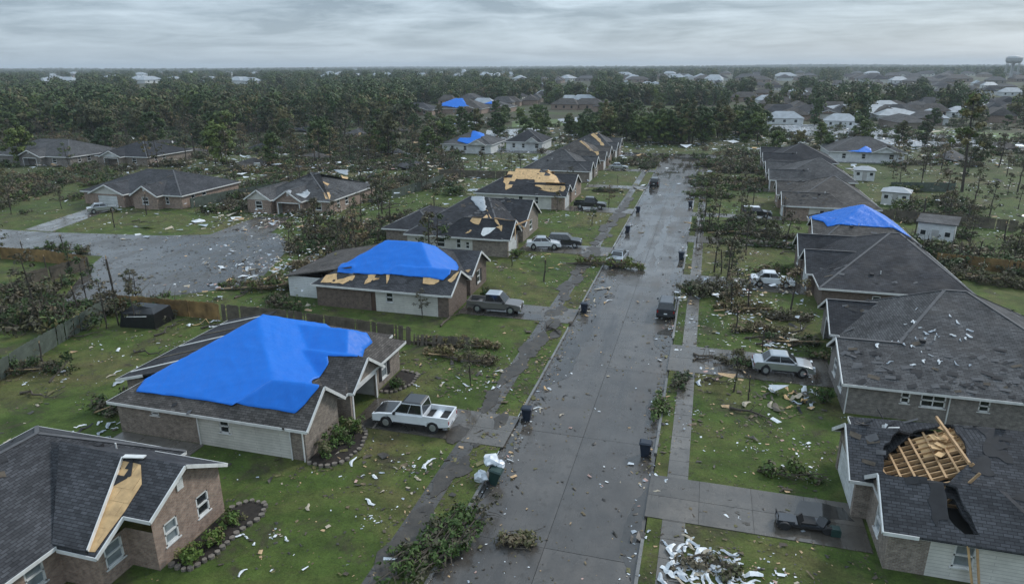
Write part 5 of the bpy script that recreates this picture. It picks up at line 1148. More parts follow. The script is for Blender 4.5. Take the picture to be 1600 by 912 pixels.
for where, grp, n, x0, x1, y0, y1, s0, s1 in (('around the broken house with open garage', 'trees around the broken house', 44, 370, 700, 285, 420, .45, .8), ('on the left gardens beside the side street', 'trees on the left gardens', 34, 0, 260, 300, 520, .4, .75), ('on the right lawns along the street', 'trees on the right lawns', 40, 1085, 1250, 255, 500, .35, .7), ('in the gardens beyond the white sheds', 'trees beyond the sheds', 26, 1400, 1600, 265, 440, .45, .9), ('behind the houses of the left row', 'trees behind left row houses', 22, 560, 860, 232, 300, .45, .8), ('on the left lawns along the street', 'trees on the left lawns', 9, 780, 980, 265, 470, .3, .5)):
    for i in range(n):
        px, py = rnd.uniform(x0, x1), rnd.uniform(y0, y1)
        if not free(px, py): continue
        kd = rnd.choice(['thin', 'thin', 'bare']); TP(kd, ('storm stripped tree ' if kd == 'thin' else 'snapped bare trunk ')+where, px, py, rnd.uniform(s0, s1), None, grp+', '+kd)
for i in range(140):                                           # stripped and surviving trees in the debris field
    px, py = rnd.uniform(0, 690), rnd.uniform(196, 262)
    kd = rnd.choice(['thin', 'thin', 'leafy', 'bare', 'thin'])
    lb = {'thin': 'storm stripped tree in the debris field left of the houses', 'leafy': 'leafy tree still standing in the debris field', 'bare': 'snapped trunk in the debris field left of the houses'}[kd]
    TP(kd, lb, px, py, rnd.uniform(.6, 1.1), None, {'thin': 'stripped trees in the debris field', 'leafy': 'leafy trees in the debris field', 'bare': 'snapped trunks in the debris field'}[kd])
for i in range(125):                                            # grove beyond the end of the street
    px, py = rnd.uniform(885, 1195), rnd.uniform(196, 232)
    if px < 950 and py > 222: py = 215
    if px > 970 and py > 226: py = 226
    tall = px > 935
    TP('leafy' if not tall or rnd.random() < .78 else 'pine', 'tree in the dark grove beyond the end of the street, '+('left part' if px < 985 else 'middle part' if px < 1090 else 'right part'), px, py, rnd.uniform(.75, 1.0) if tall else rnd.uniform(.5, .72), None, 'trees of the grove beyond the street, '+('left' if px < 985 else 'middle' if px < 1090 else 'right'))
for i in range(46):
    px, py = rnd.uniform(-10, 360), rnd.uniform(176, 222)
    if py > 214-px*.09: py = 214-px*.09
    TP('leafy', 'rounded leafy tree at the front edge of the wood, '+('far left' if px < 120 else 'left of centre' if px > 240 else 'middle of its edge'), px, py, rnd.uniform(.8, 1.15), None, 'trees at the edge of the left wood, '+('a' if px < 120 else 'c' if px > 240 else 'b'))
for i in range(30):
    px, py = rnd.uniform(560, 900), rnd.uniform(182, 230)
    TP('leafy', 'leafy tree between the houses behind the left row', px, py, rnd.uniform(.5, .85), None, 'trees behind the left row')
for i in range(26):
    px, py = rnd.uniform(1195, 1600), rnd.uniform(190, 262)
    TP(rnd.choice(['leafy', 'thin']), 'tree among the far houses behind the right row', px, py, rnd.uniform(.45, .8), None, 'trees behind the right row')
rr = random.Random(44)
for where, grp, n, x0, x1, y0, y1 in (('on the right lawns', 'limbs on the right lawns', 26, 1080, 1280, 270, 640), ('in the yards left of the houses', 'limbs in the left yards', 40, 330, 720, 290, 470), ('on the left gardens', 'limbs on the left gardens', 20, 0, 330, 300, 620), ('on the left lawns by the street', 'limbs on the left lawns', 14, 640, 960, 300, 600)):
    for i in range(n):
        px, py = rr.uniform(x0, x1), rr.uniform(y0, y1)
        if not free(px, py): continue
        p = at(px, py); mb = MB(); l = rr.uniform(1.5, 5); pts = [Vector((t*l/5, .25*l*noise.noise(Vector((t*.6, i, n))), .12+.12*l*abs(noise.noise(Vector((i, t*.7, 3)))))) for t in range(6)]
        mb.tube(pts, [.11-.017*t for t in range(6)], 6)
        for k in range(7): q = rr.choice(pts[1:]); mb.tube([q, q+Vector((rr.uniform(.1, .9), rr.choice((-1, 1))*rr.uniform(.3, 1.1), rr.uniform(0, .8)))], [.04, .008], 4)
        o = mb.build('fallen_limb', rr.choice(['bark', 'twig', 'twig']), uv=False, off=(0, 0, 0)); o.location = (p.x, p.y, 0); o.rotation_euler.z = rr.gauss(.4, .8); tag(o, 'bare snapped limb lying '+where, 'branch', grp)
# shrubs and beds
def shrub(label, x, y, r, hh, seed=0):
    rr = random.Random(seed); o = thing('shrub', label, 'shrub', (x, y, 0)); mb = MB(); st = MB()
    for _ in range(int(26*r)+10): c = (rr.gauss(0, .45)*r, rr.gauss(0, .45)*r, rr.uniform(.2, .9)*hh); leaves(mb, c, (.3, .3, .25), 26, .09, rr, 0 if rr.random() < .75 else 1, .2); st.tube([(0, 0, 0), c], [.03, .01], 4)
    mb.build('leaves', ['leaf_shrub', 'leaf_ol'], o, uv=False, off=(0, 0, 0)); st.build('stems', 'twig', o, uv=False, off=(0, 0, 0))
shrub('rounded green shrub nearest the corner of the largest tarpaulin house', -22.8, 34.9, .75, 1.2, 1)
shrub('rounded green shrub left of the doorway bed at the largest tarpaulin house', -22.6, 36.6, .8, 1.3, 2)
shrub('green shrub nearest the open garage of the largest tarpaulin house', -22.5, 38.2, .75, 1.3, 3)
shrub('green shrub under the north window of the largest tarpaulin house', -22.6, 45.6, .55, .7, 4)
shrub('low green shrub under left window of the bottom left house', -24.4, 24.0, .7, .8, 5)
shrub('low green shrub between windows of the bottom left house', -24.2, 25.4, .6, .7, 6)
shrub('low green shrub at right corner of the bottom left house', -24.3, 27.2, .6, .7, 7)
shrub('green shrub at the corner of the large grey roofed house', 10.2, 51.6, .8, 1.2, 8)
shrub('green shrub by the front of the second tarpaulin house', -22.6, 69.4, .7, 1.0, 9)
shrub('green shrub at corner of the near black roofed house garage', -23.6, 86.0, 1.1, 1.2, 10)
def bed(label, pl, stone=True):
    x = sum(p[0] for p in pl)/len(pl); y = sum(p[1] for p in pl)/len(pl); o = thing('flower_bed', label, 'flower bed', (x, y, 0))
    MB().prism(pl, -.1, .07).build('mulch', 'mulch', o, uv=False)
    if stone:
        q = [Vector((*p, 0)) for p in pl]
        for i in range(len(q)-1):
            L = (q[i+1]-q[i]).length; n = max(1, int(L/.38))
            for k in range(n):
                c = q[i].lerp(q[i+1], (k+.5)/n); s_ = rnd.uniform(.14, .2); MB().prism([(c.x+s_*rnd.uniform(.8, 1.1)*math.cos(t), c.y+s_*rnd.uniform(.8, 1.1)*math.sin(t)) for t in [j*PI/3 for j in range(6)]], -.1, rnd.uniform(.14, .2)).build('stone', 'stone', o)
bed('dark mulch bed at the corner of the largest tarpaulin house', [(-23.6, 33.8), (-22.2, 33.6), (-21.2, 34.6), (-21.0, 36.4), (-21.5, 38.2), (-22.4, 39.0), (-23.6, 39.0)])
bed('stone edged bed by the bottom left house gable', [(-25.3, 23.4), (-24.0, 23.2), (-23.4, 24.6), (-23.4, 26.6), (-23.0, 28.0), (-23.4, 29.2), (-24.6, 29.2), (-25.3, 28.2)])
bed('pale stone bed under the north window of the largest tarpaulin house', [(-23.6, 44.4), (-22.4, 44.6), (-21.6, 46.2), (-21.8, 48.2), (-23.6, 48.6)])
mm = MB(); rr = random.Random(21)
for k in range(46):
    y = 16+k*2.6+rr.uniform(-1, 1); x = -14.2+rr.gauss(0, .45); lx, ly = rr.uniform(.5, 1.0), rr.uniform(.8, 2.6)
    mm.prism(rough_edge([(x+lx*math.cos(t)*rr.uniform(.7, 1.2), y+ly*math.sin(t)*rr.uniform(.7, 1.2)) for t in [j*PI/5 for j in range(10)]], .35, .1, k), .0, .048+.0007*k)
stuff(mm.build('mud_wash', 'mud', uv=False))
# ------------------------------------------------------------------ storm litter
def scrap_field(name, label, mats, areas, size, seed, zj=0):
    rr = random.Random(seed); mb = MB()
    for (cx, cy, sx, sy, n) in areas:
        cl = [(rr.gauss(cx, sx), rr.gauss(cy, sy), rr.uniform(.25, 1.0)*max(1, sx*.12)) for _ in range(max(3, n//16))]
        for _ in range(n):
            c_ = rr.choice(cl); x, y = (rr.gauss(c_[0], c_[2]), rr.gauss(c_[1], c_[2])) if rr.random() < .75 else (rr.gauss(cx, sx), rr.gauss(cy, sy))
            if RX0+1.2 < x < RX1-1.0 and y < RY1 and rr.random() < .75: continue
            z = .01 if not RX0 < x < RX1 or y > RY1 else -.11
            z += zj*rr.random()
            if any(hh.planes and hh.zr(x, y) is not None for hh in near(x, y)): continue
            a = rr.uniform(0, 6.28); l = size*rr.lognormvariate(0, .6); w_ = l*rr.uniform(.15, .7); d = Vector((math.cos(a), math.sin(a), 0)); e = Vector((-d.y, d.x, 0)); p = Vector((x, y, z))
            k = len(mb.v); u = Vector((0, 0, 1)); hh_ = l*.5
            mb.v += [tuple(p-d*l-e*w_+u*rr.uniform(0, hh_)), tuple(p+d*l-e*w_+u*rr.uniform(0, hh_)), tuple(p+d*l*.9+e*w_+u*rr.uniform(0, hh_)), tuple(p-d*l*.7+e*w_+u*rr.uniform(0, hh_)), tuple(p+u*rr.uniform(.3, 1)*hh_)]
            m = rr.choices(range(len(mats)), [q[1] for q in mats])[0]
            for f in ((0, 1, 4), (1, 2, 4), (2, 3, 4), (3, 0, 4)): mb.f.append(tuple(k+i for i in f)); mb.m.append(m)
    o = stuff(mb.build(name, [q[0] for q in mats], uv=False)); o['label'] = label; o['category'] = 'debris'; return o
HL = list(H.values())
def near(x, y): return [q for q in HL if abs(q.o.location.x-x) < 16 and abs(q.o.location.y-y) < 16]
lawn = [(-18, 33, 5, 5, 300), (-18, 50, 5, 4, 260), (-18, 78, 5, 6, 220), (-17, 108, 5, 8, 240), (-18, 150, 5, 25, 420), (5, 30, 4, 3, 200), (5, 46, 4, 4, 240), (6, 68, 4, 5, 340), (6, 95, 5, 10, 380), (7, 140, 5, 25, 420), (-48, 44, 6, 5, 220), (-50, 66, 9, 6, 420), (-62, 95, 12, 9, 700), (-100, 92, 16, 6, 300), (-60, 135, 25, 20, 1500), (-110, 140, 40, 22, 1500), (-90, 190, 60, 40, 2200), (45, 110, 12, 14, 420), (55, 160, 20, 25, 600), (40, 215, 40, 25, 900), (-6.7, 45, 3, 18, 200), (-10.8, 60, .7, 25, 300), (-2.4, 60, .6, 25, 220), (-6, 130, 3, 40, 200)]
scrap_field('paper_litter', 'small pale scraps of torn building material strewn over lawns and road', [('white', 5), ('beige', 2), ('silver', 2), ('pink', 1)], [(a, b, c*1.15, d*1.15, int(n*.75)) for a, b, c, d, n in lawn], .06, 4)
scrap_field('wood_litter', 'small brown splinters, bark and leaf litter strewn over lawns and road', [('twig', 3), ('mud', 4), ('leaf_br', 2), ('leaf_ol', 2), ('split', 1)], [(a, b, c*1.2, d*1.2, int(n*6)) for a, b, c, d, n in lawn+[(-75, 77, 12, 6, 130), (-120, 76, 20, 4, 80), (-58, 66, 6, 8, 120), (-13.6, 45, .6, 22, 420), (-14.3, 90, .8, 40, 420)]], .055, 5)
far_l = [(50, 250, 40, 12, 500), (10, 262, 20, 14, 300), (-38, 255, 12, 12, 300), (-70, 150, 30, 25, 900), (-120, 170, 45, 30, 900), (-60, 210, 50, 25, 900), (40, 235, 60, 20, 700), (70, 170, 25, 30, 400), (-30, 290, 90, 40, 900), (60, 330, 90, 50, 900)]
scrap_field('sheet_litter', 'torn pale sheets lying among the far debris', [('white', 4), ('silver', 4), ('beige', 2), ('felt', 2), ('ply', 1)], far_l, .34, 6)
scrap_field('tangled_litter', 'pale and splintered scraps caught in the brush of the debris field', [('white', 4), ('silver', 3), ('beige', 3), ('split', 3), ('pink', 1), ('felt', 2)], [(-75, 140, 28, 22, 2600), (-120, 150, 40, 20, 2400), (-70, 190, 45, 28, 2600), (45, 150, 20, 30, 900), (30, 230, 50, 20, 1200), (-52, 74, 5, 7, 500), (-66, 98, 9, 5, 600), (5, 75, 4, 12, 500)], .13, 8, 1.3)
def scraps(label, group, n, cx, cy, sx, sy, mats, l0, l1, seed, flat=.25, roof=None):
    rr = random.Random(seed)
    for _ in range(n):
        x, y = rr.gauss(cx, sx), rr.gauss(cy, sy); a = rr.uniform(0, 3.14); l = rr.uniform(l0, l1)*.66; z0 = 0 if not RX0 < x < RX1 else -.12
        if roof is None and any(hh.zr(x, y) is not None for hh in near(x, y)): continue
        if roof:
            z0 = roof.zr(x, y)
            if z0 is None or y < 50.8: continue
            z0 += .02
        mb = MB(); m = 6; wd = l*rr.uniform(.05, .2)
        for i in range(m):
            t = i/(m-1)-.5; ww = wd*(1-abs(t)*rr.uniform(.6, 1.6)); c = Vector((t*l, math.sin(t*5+a)*l*.12, .03+abs(rr.gauss(0, flat))*l*.3))
            mb.v += [tuple(c+Vector((0, -ww-.02, 0))), tuple(c+Vector((0, ww+.02, rr.uniform(-.3, .3)*ww))), tuple(c+Vector((0, 0, .02+ww*.3)))]
        for i in range(m-1):
            k = i*3
            for p, q in ((0, 2), (2, 1), (1, 0)): mb.f.append((k+p, k+q, k+3+q, k+3+p)); mb.m.append(0)
        mb.f += [(0, 1, 2), (3*m-3, 3*m-1, 3*m-2)]; mb.m += [0, 0]
        o = mb.build('debris_scrap', rr.choice(mats), uv=False, off=(0, 0, 0)); o.location = (x, y, z0); o.rotation_euler.z = a; tag(o, label, 'debris', group)
        if roof:
            e_ = .2; gx = (roof.zr(x+e_, y) or z0)-(roof.zr(x-e_, y) or z0); gy = (roof.zr(x, y+e_) or z0)-(roof.zr(x, y-e_) or z0); o.rotation_mode = 'QUATERNION'
            o.rotation_quaternion = Vector((0, 0, 1)).rotation_difference(Vector((-gx/.4, -gy/.4, 1)))@Matrix.Rotation(a, 3, 'Z').to_quaternion()
WB = ['white', 'white', 'silver', 'beige']
scraps('torn white scrap on the large grey roof at right', 'white scraps on the large grey roof', 40, 17.3, 55, 1.8, 2.4, ['white', 'white', 'silver'], .25, .9, 77, .1, R2H)
scraps('torn white strip on the lawn below the white pickup', 'scraps on lawn below white pickup', 14, -18.5, 34.4, 2.3, 2.0, WB, .4, 1.5, 1)
scraps('torn pale strip on the lawn between the two tarpaulin houses', 'scraps on lawn between tarpaulin houses', 14, -18.5, 50, 3, 3, WB, .4, 1.3, 2)
scraps('crumpled white sheet in the rubbish pile at bottom right of the street', 'sheets of the bottom right rubbish pile', 90, 1.6, 30.2, .95, 1.1, ['white', 'white', 'white', 'silver', 'beige'], .7, 1.7, 3, .32)
scraps('torn strip in the debris in front of the large grey roofed house', 'strips by the large grey roofed house', 33, 7.6, 51.6, 2.0, 1.3, ['white', 'silver', 'beige', 'fence', 'ply', 'felt'], .6, 2.2, 4, .4)
scraps('torn sheet beside the left kerb near navy bin', 'torn sheets near the navy bin', 9, -10.4, 46.5, .7, 1.8, ['white', 'beige', 'felt', 'ply'], .5, 1.4, 5)
scraps('torn sheet at the left kerb between suv and bins', 'torn sheets at left kerb mid street', 14, -10.4, 71, 1.0, 3.4, ['white', 'beige', 'felt', 'ply', 'silver'], .6, 1.8, 6)
scraps('pale plank in the debris by the side street corner', 'planks by the side street corner', 60, -50, 73, 4.5, 5.5, ['white', 'white', 'beige', 'silver', 'ply', 'fence'], .8, 2.6, 7, .35)
scraps('white strip on the garden grass behind the largest tarpaulin house', 'strips behind the largest tarpaulin house', 18, -44.5, 42, 2.6, 5, WB, .4, 1.7, 8)
scraps('pale board leaning by the golden brown fence', 'boards by the golden fence', 7, -46.5, 53.2, 1.2, .6, ['white', 'beige', 'ply'], 1.2, 2.6, 9, .5)
scraps('grey sheet beside the rear wall of the largest tarpaulin house', 'sheets by the rear wall', 8, -40.6, 33.4, 1.3, 1.6, ['silver', 'white', 'felt'], .7, 1.9, 10)
scraps('torn pale scrap on the right lawn near the white sedan', 'scraps on right lawn near white sedan', 16, 5, 77, 3, 5, WB, .4, 1.4, 11)
scraps('torn scrap on right kerb by the nearest right bin', 'scraps near the right bin', 9, -1.3, 36, .7, 5, WB, .3, .9, 12)
scraps('torn pale scrap on lawn outside near black roofed house', 'scraps outside the near black roof', 19, -21, 85.5, 2.2, 3, WB+['ply'], .4, 1.4, 13)
scraps('torn pale scrap around the broken house with open garage', 'scraps around the broken house', 33, -66, 97, 6, 3.5, WB+['ply', 'pink'], .6, 2.0, 14)
scraps('pale strip across the near left lawn by bottom left house', 'strips by the bottom left house', 7, -22.2, 26, 1.6, 2.2, ['beige', 'white', 'twig'], .3, 1.1, 15)
rr = random.Random(31)
for key, n in (('L1', 60), ('L2', 40), ('L3', 60), ('L4', 150), ('L5', 60), ('R1', 120), ('R2', 240), ('R3', 60), ('R4', 40), ('R5', 50), ('LA', 70), ('LB', 150), ('L6', 40), ('L7', 60)):
    hh = H[key]; mb = MB(); xs_ = [q[0] for pl, _ in hh.planes for q in pl]; ys_ = [q[1] for pl, _ in hh.planes for q in pl]
    cl = [(rr.uniform(min(xs_), max(xs_)), rr.uniform(min(ys_), max(ys_))) for _ in range(7)]
    for _ in range(n):
        c = rr.choice(cl); x, y = rr.gauss(c[0], 1.6), rr.gauss(c[1], 1.6); z = hh.zr(x, y)
        if z is None or any(inside((x, y), q) for q in hh.holes): continue
        if key in ('L2', 'L3', 'R4') and y > hh.o.location.y-4.8: continue
        k_ = next((k for k, (pl, (a, b, c2)) in enumerate(hh.planes) if inside((x, y), pl) and abs(a+b*x+c2*y-z) < 1e-4), 0); a, b, c2 = hh.planes[k_][1]; l, w_ = rr.uniform(.12, .4), rr.uniform(.08, .2); an = rr.uniform(-.6, .6); u = Vector((math.cos(an), math.sin(an))); v = Vector((-u.y, u.x)); m = rr.choice((0, 0, 0, 1, 1, 2)); ft = rr.uniform(.02, .1); P4 = []
        for i, (s1, s2) in enumerate(((-1, -1), (1, -1), (1, 1), (-1, 1))): q = Vector((x, y))+u*l*s1+v*w_*s2; P4.append((q.x, q.y, a+b*q.x+c2*q.y+.02+(ft if i in (1, 2) else 0)))
        mb.poly(P4, m)
    if mb.v: stuff(mb.build('loose_shingles', ['felt', 'cap', 'twig'], hh.o, uv=False))
# ------------------------------------------------------------------ far town
def house_mesh(w_, d_, hh, zr, wm, rm):
    mb = MB(); mb.box(-w_/2, w_/2, -d_/2, d_/2, 0, hh, 0); X, Y = w_/2+.5, d_/2+.5; r = X*.45
    for f in ([(-X, -Y, hh), (X, -Y, hh), (r, 0, zr), (-r, 0, zr)], [(X, Y, hh), (-X, Y, hh), (-r, 0, zr), (r, 0, zr)], [(-X, Y, hh), (-X, -Y, hh), (-r, 0, zr)], [(X, -Y, hh), (X, Y, hh), (r, 0, zr)]): mb.poly(f, 1)
    for x in (-w_*.3, 0, w_*.3): mb.box(x-.5, x+.5, -d_/2-.03, -d_/2+.02, .9, 2.1, 2)
    return mb.mesh('far_house', [wm, rm, 'glass'])
FH = [house_mesh(14, 11, 2.7, 5.6, a, b) for a, b in (('brick_brown', 'shingle_grey'), ('siding_w', 'shingle_char'), ('brick_red', 'shingle_brown'), ('siding_w', 'metal_roof'), ('siding', 'shingle_dark'))]
FL = [('grey roofed brick house', 0), ('dark roofed white house', 1), ('brown roofed brick house', 2), ('pale metal roofed white house', 3), ('near black roofed cream house', 4)]
def far_houses(n, x0, x1, y0, y1, where, group, pale=.4, seed=0):
    rr = random.Random(seed)
    for _ in range(n):
        px, py = rr.uniform(x0, x1), rr.uniform(y0, y1); p = at(px, py); k = 3 if rr.random() < pale else rr.choice((0, 0, 2, 2, 1, 4))
        o = bpy.data.objects.new('far_house', FH[k]); COL.objects.link(o); o.location = (p.x, p.y, 0); o.rotation_euler.z = rr.choice((0, PI/2))+rr.uniform(-.15, .15)
        s_ = rr.uniform(.75, 1.15)*(1.9 if p.length > 1000 else 1); o.scale = (s_*rr.uniform(.8, 1.5), s_, rr.uniform(.9, 1.2)*(1.7 if p.length > 1000 else 1)); tag(o, FL[k][0]+' '+where, 'house', group+', '+FL[k][0])
far_houses(30, 1150, 1600, 150, 190, 'in the far suburb at upper right', 'far suburb upper right', .15, 1)
far_houses(24, 1200, 1600, 166, 200, 'near the wet lots at upper right', 'houses by the wet lots', .25, 11)
far_houses(80, 1100, 1600, 116, 152, 'in the hazy distance at upper right', 'hazy suburb upper right', .14, 2)
far_houses(26, 930, 1130, 118, 145, 'beyond the grove at top centre', 'houses beyond the grove', .8, 3)
far_houses(26, 480, 800, 109, 124, 'in the far white row above the woods at top', 'far white rows', .85, 4)
far_houses(26, 60, 400, 114, 132, 'in the hazy woods at upper left', 'pale roofs in left woods', .85, 5)
far_houses(18, 640, 950, 148, 176, 'behind the peaked tarpaulin house', 'houses behind peaked tarpaulin', .3, 6)
far_houses(24, 800, 1000, 125, 160, 'in the woods left of the grove', 'houses left of the grove', .4, 7)
# pale flooded or paved lots among the far houses
for pl in ([(1195, 196), (1350, 193), (1430, 208), (1600, 220), (1600, 236), (1400, 228), (1300, 214), (1200, 210)], [(760, 204), (842, 200), (848, 210), (800, 222), (758, 220)], [(700, 190), (760, 190), (758, 194), (702, 194)], [(870, 186), (980, 176), (985, 181), (880, 193)]):
    struct(MB().prism([tuple(at(*p))[:2] for p in reversed(pl)], -.3, .02).build('wet_lot', 'lot', uv=False))
# mown field strips that stay bright green
for pl in ([(1330, 196), (1500, 206), (1600, 209), (1600, 221), (1480, 214), (1340, 202)], [(800, 190), (890, 185), (890, 196), (800, 200)], [(520, 186), (600, 176), (610, 184), (530, 196)]):
    struct(MB().prism([tuple(at(*p))[:2] for p in reversed(pl)], -.3, .012).build('field', plain('field_grass', (.085, .125, .035), .9, .3, .05, kind='pos'), uv=False))
# water tower
p = at(1578, 125); d_ = Vector((p.x, p.y, 0)).normalized()*1250; o = thing('water_tower', 'pale water tower on the horizon at top right', 'water tower', (d_.x, d_.y, 0))
t = MB(); pr = [(2, 24), (8.5, 25), (10.2, 28), (10.2, 32), (8, 34), (3, 35.2), (.3, 35.6)]; t.tube([(0, 0, z) for r, z in pr], [r for r, z in pr], 24); t.build('tank', 'siding_w', o, off=(0, 0, 0), smooth=False, uv=False)
for k in range(6): a = k*PI/3; MB().tube([(9.5*math.cos(a), 9.5*math.sin(a), 0), (8*math.cos(a), 8*math.sin(a), 26)], [.6, .5], 8).build('leg', 'siding_w', o, off=(0, 0, 0), uv=False)
MB().tube([(0, 0, 0), (0, 0, 25)], [1.2, 1.2], 10).build('riser', 'siding_w', o, off=(0, 0, 0), uv=False)
# ------------------------------------------------------------------ distant woods (one mass): points with instanced tree meshes
def woods(name, label, pts, variants, smin, smax):
    me = bpy.data.meshes.new(name); me.from_pydata(pts, [], []); o = bpy.data.objects.new(name, me); COL.objects.link(o); stuff(o); o['label'] = label; o['category'] = 'woodland'
    ng = bpy.data.node_groups.new(name, 'GeometryNodeTree'); ng.interface.new_socket('Geometry', in_out='INPUT', socket_type='NodeSocketGeometry'); ng.interface.new_socket('Geometry', in_out='OUTPUT', socket_type='NodeSocketGeometry')
    N = ng.nodes; L = ng.links; gi = N.new('NodeGroupInput'); go = N.new('NodeGroupOutput'); jn = N.new('GeometryNodeJoinGeometry')
    for i, ob in enumerate(variants):
        oi = N.new('GeometryNodeObjectInfo'); oi.inputs['Object'].default_value = ob; oi.inputs['As Instance'].default_value = True
        ip = N.new('GeometryNodeInstanceOnPoints'); L.new(gi.outputs[0], ip.inputs['Points']); L.new(oi.outputs['Geometry'], ip.inputs['Instance'])
        rv = N.new('FunctionNodeRandomValue'); rv.data_type = 'INT'; rv.inputs['Min'].default_value = 0; rv.inputs['Max'].default_value = len(variants)-1; rv.inputs['Seed'].default_value = 3
        cm = N.new('FunctionNodeCompare'); cm.data_type = 'INT'; cm.operation = 'EQUAL'; L.new(rv.outputs[2], cm.inputs[2]); cm.inputs[3].default_value = i; L.new(cm.outputs[0], ip.inputs['Selection'])
        rs = N.new('FunctionNodeRandomValue'); rs.data_type = 'FLOAT'; rs.inputs[2].default_value = smin; rs.inputs[3].default_value = smax; L.new(rs.outputs[1], ip.inputs['Scale'])
        rr_ = N.new('FunctionNodeRandomValue'); rr_.data_type = 'FLOAT_VECTOR'; rr_.inputs[0].default_value = (0, 0, 0); rr_.inputs[1].default_value = (.08, .08, 6.28); L.new(rr_.outputs[0], ip.inputs['Rotation'])
        L.new(ip.outputs[0], jn.inputs[0])
    L.new(jn.outputs[0], go.inputs[0]); md = o.modifiers.new('trees', 'NODES'); md.node_group = ng; return o
FAR = []
for i, kind in enumerate(('leafy', 'leafy', 'leafy', 'pine', 'thin', 'thin')):
    T, C = tree_parts(kind, 300+i, False); q = MB()
    if kind == 'leafy':
        C = MB(); rq = random.Random(600+i); hh_ = rq.uniform(8, 11)
        for _ in range(12): an = rq.uniform(0, 6.28); k_ = rq.uniform(0, 2.2); r_ = rq.uniform(1.3, 2.2); leaves(C, (math.cos(an)*k_, math.sin(an)*k_, hh_*rq.uniform(.12, .9)), (r_, r_, r_*.8), 56, .52, rq, 1 if rq.random() < .35 else 0, .75)
    q.add(C); q.m = list(C.m); k = len(q.m); q.add(T); q.m = q.m[:k]+[2]*len(T.f)
    ob = bpy.data.objects.new('woodland_tree', q.mesh('woodland_tree', [*PAL[kind][i % len(PAL[kind])], 'bark'], uv=False)); FAR.append(ob)
def keep(x, y):
    v = Vector((x, y, 0))-Vector((0, 0, CAM_H)); dz = v.dot(FWD)
    if dz < 50: return None
    return 800+FPX*v.dot(RGT)/dz, 456-FPX*v.dot(UPV)/dz
FHB = {}
for q in bpy.data.objects:
    if q.name.startswith('far_house') :
        d = math.hypot(q.location.x, q.location.y); a = math.atan2(-q.location.x, q.location.y); hwid = 8*q.scale.x/d
        for b in range(int((a-hwid)/.01)-1, int((a+hwid)/.01)+2): FHB.setdefault(b, []).append((a, d, hwid, d-(max(14, 2.4*d/CAM_H) if d < 700 else 6.5*d/CAM_H if d < 1100 else 11*d/CAM_H)))
def blocked(x, y):
    d = math.hypot(x, y); a = math.atan2(-x, y)
    return any(abs(a-A) < w_ and d0 < d < D+9 for A, D, w_, d0 in FHB.get(int(a/.01), ()))
rw = random.Random(77); PTS = {'wood': [], 'mix': [], 'far': []}
def dens(x, y): return noise.noise(Vector((x*.006, y*.006, 2)))+.5*noise.noise(Vector((x*.02, y*.02, 5)))
def ring(d0, d1, n):
    for _ in range(n):
        d = math.sqrt(rw.uniform(d0*d0, d1*d1)); a = YAW+rw.uniform(-.78, .78); x, y = -math.sin(a)*d, math.cos(a)*d; s = keep(x, y)
        if s is None or not -80 < s[0] < 1680 or blocked(x, y): continue
        px, py = s
        if d < 750:
            if px < 190 and py < 208 or px < 640 and py < 140 or 480 < px < 640 and py < 178: PTS['wood'].append((x, y, 0))
            elif px < 560 and py < 212:
                if dens(x, y) > -.1 and rw.random() < .75: PTS['mix' if rw.random() < .75 else 'wood'].append((x, y, 0))
            elif px < 640 and py < 200: PTS['mix' if rw.random() < .6 else 'wood'].append((x, y, 0))
            elif py < 172 and (px < 880) and dens(x, y) > -.35: PTS['wood'].append((x, y, 0))
            elif 880 <= px < 1190 and py < 165 and dens(x, y) > -.2: PTS['wood'].append((x, y, 0))
            elif px >= 1190 and py < 196 and dens(x, y) > -.12: PTS['mix' if rw.random() < .4 else 'wood'].append((x, y, 0))
        elif dens(x, y) > (-.45 if px < 1000 else -.4 if d < 1200 else -.5): PTS['far'].append((x, y, 0 if d < 1800 else max(-2, 16*noise.noise(Vector((x*.0007, y*.0007, 4)))*min(1, (d-1800)/1500))))
ring(240, 480, 5200); ring(480, 750, 8000); ring(750, 1400, 15000); ring(1400, 3000, 20000); ring(3000, 8000, 26000)
woods('near_woodland', 'dense dark green wood covering the upper left', PTS['wood'], FAR[:3]+FAR[:3]+FAR[4:5], .75, 1.5)
woods('stripped_woodland', 'thinned storm stripped wood between forest and houses', PTS['mix'], FAR[4:]+FAR[3:4], .6, 1.05)
woods('distant_woodland', 'far woodland reaching to the horizon', PTS['far'], FAR[:3], .9, 1.8)
TH = []
for i in range(5):
    rr = random.Random(900+i); q = MB()
    for _ in range(9): c = (rr.gauss(0, .9), rr.gauss(0, .9), rr.uniform(.2, 1.3)); leaves(q, c, (.7, .7, .5), 26, .2, rr, 0 if rr.random() < .6 else 1, .2)
    k = len(q.f)
    for _ in range(10): a = Vector((rr.gauss(0, .7), rr.gauss(0, .7), 0)); q.tube([a, a+Vector((rr.gauss(0, 1.1), rr.gauss(0, 1.1), rr.uniform(.3, 2.4)))], [.06, .012], 4, 2)
    TH.append(bpy.data.objects.new('thicket_clump', q.mesh('thicket_clump', [['leaf_ol', 'leaf_dk', 'leaf_br', 'leaf_mid', 'leaf_dk'][i], ['leaf_br', 'leaf_ol', 'leaf_ol', 'leaf_dk', 'leaf_br'][i], 'twig'], uv=False)))
tp = []
def thick(n, x0, x1, y0, y1, thr, ex=()):
    for _ in range(n):
        p = at(rw.uniform(x0, x1), rw.uniform(y0, y1))
        if inside(p, STREET) or any(q.zr(p.x+dx, p.y+dy) is not None for q in near(p.x, p.y) for dx in (-1.5, 1.5) for dy in (-2, 1)): continue
        if noise.noise(Vector((p.x*.045, p.y*.045, 7)))+.5*noise.noise(Vector((p.x*.13, p.y*.13, 2))) < thr: continue
        tp.append((p.x, p.y, -.1))
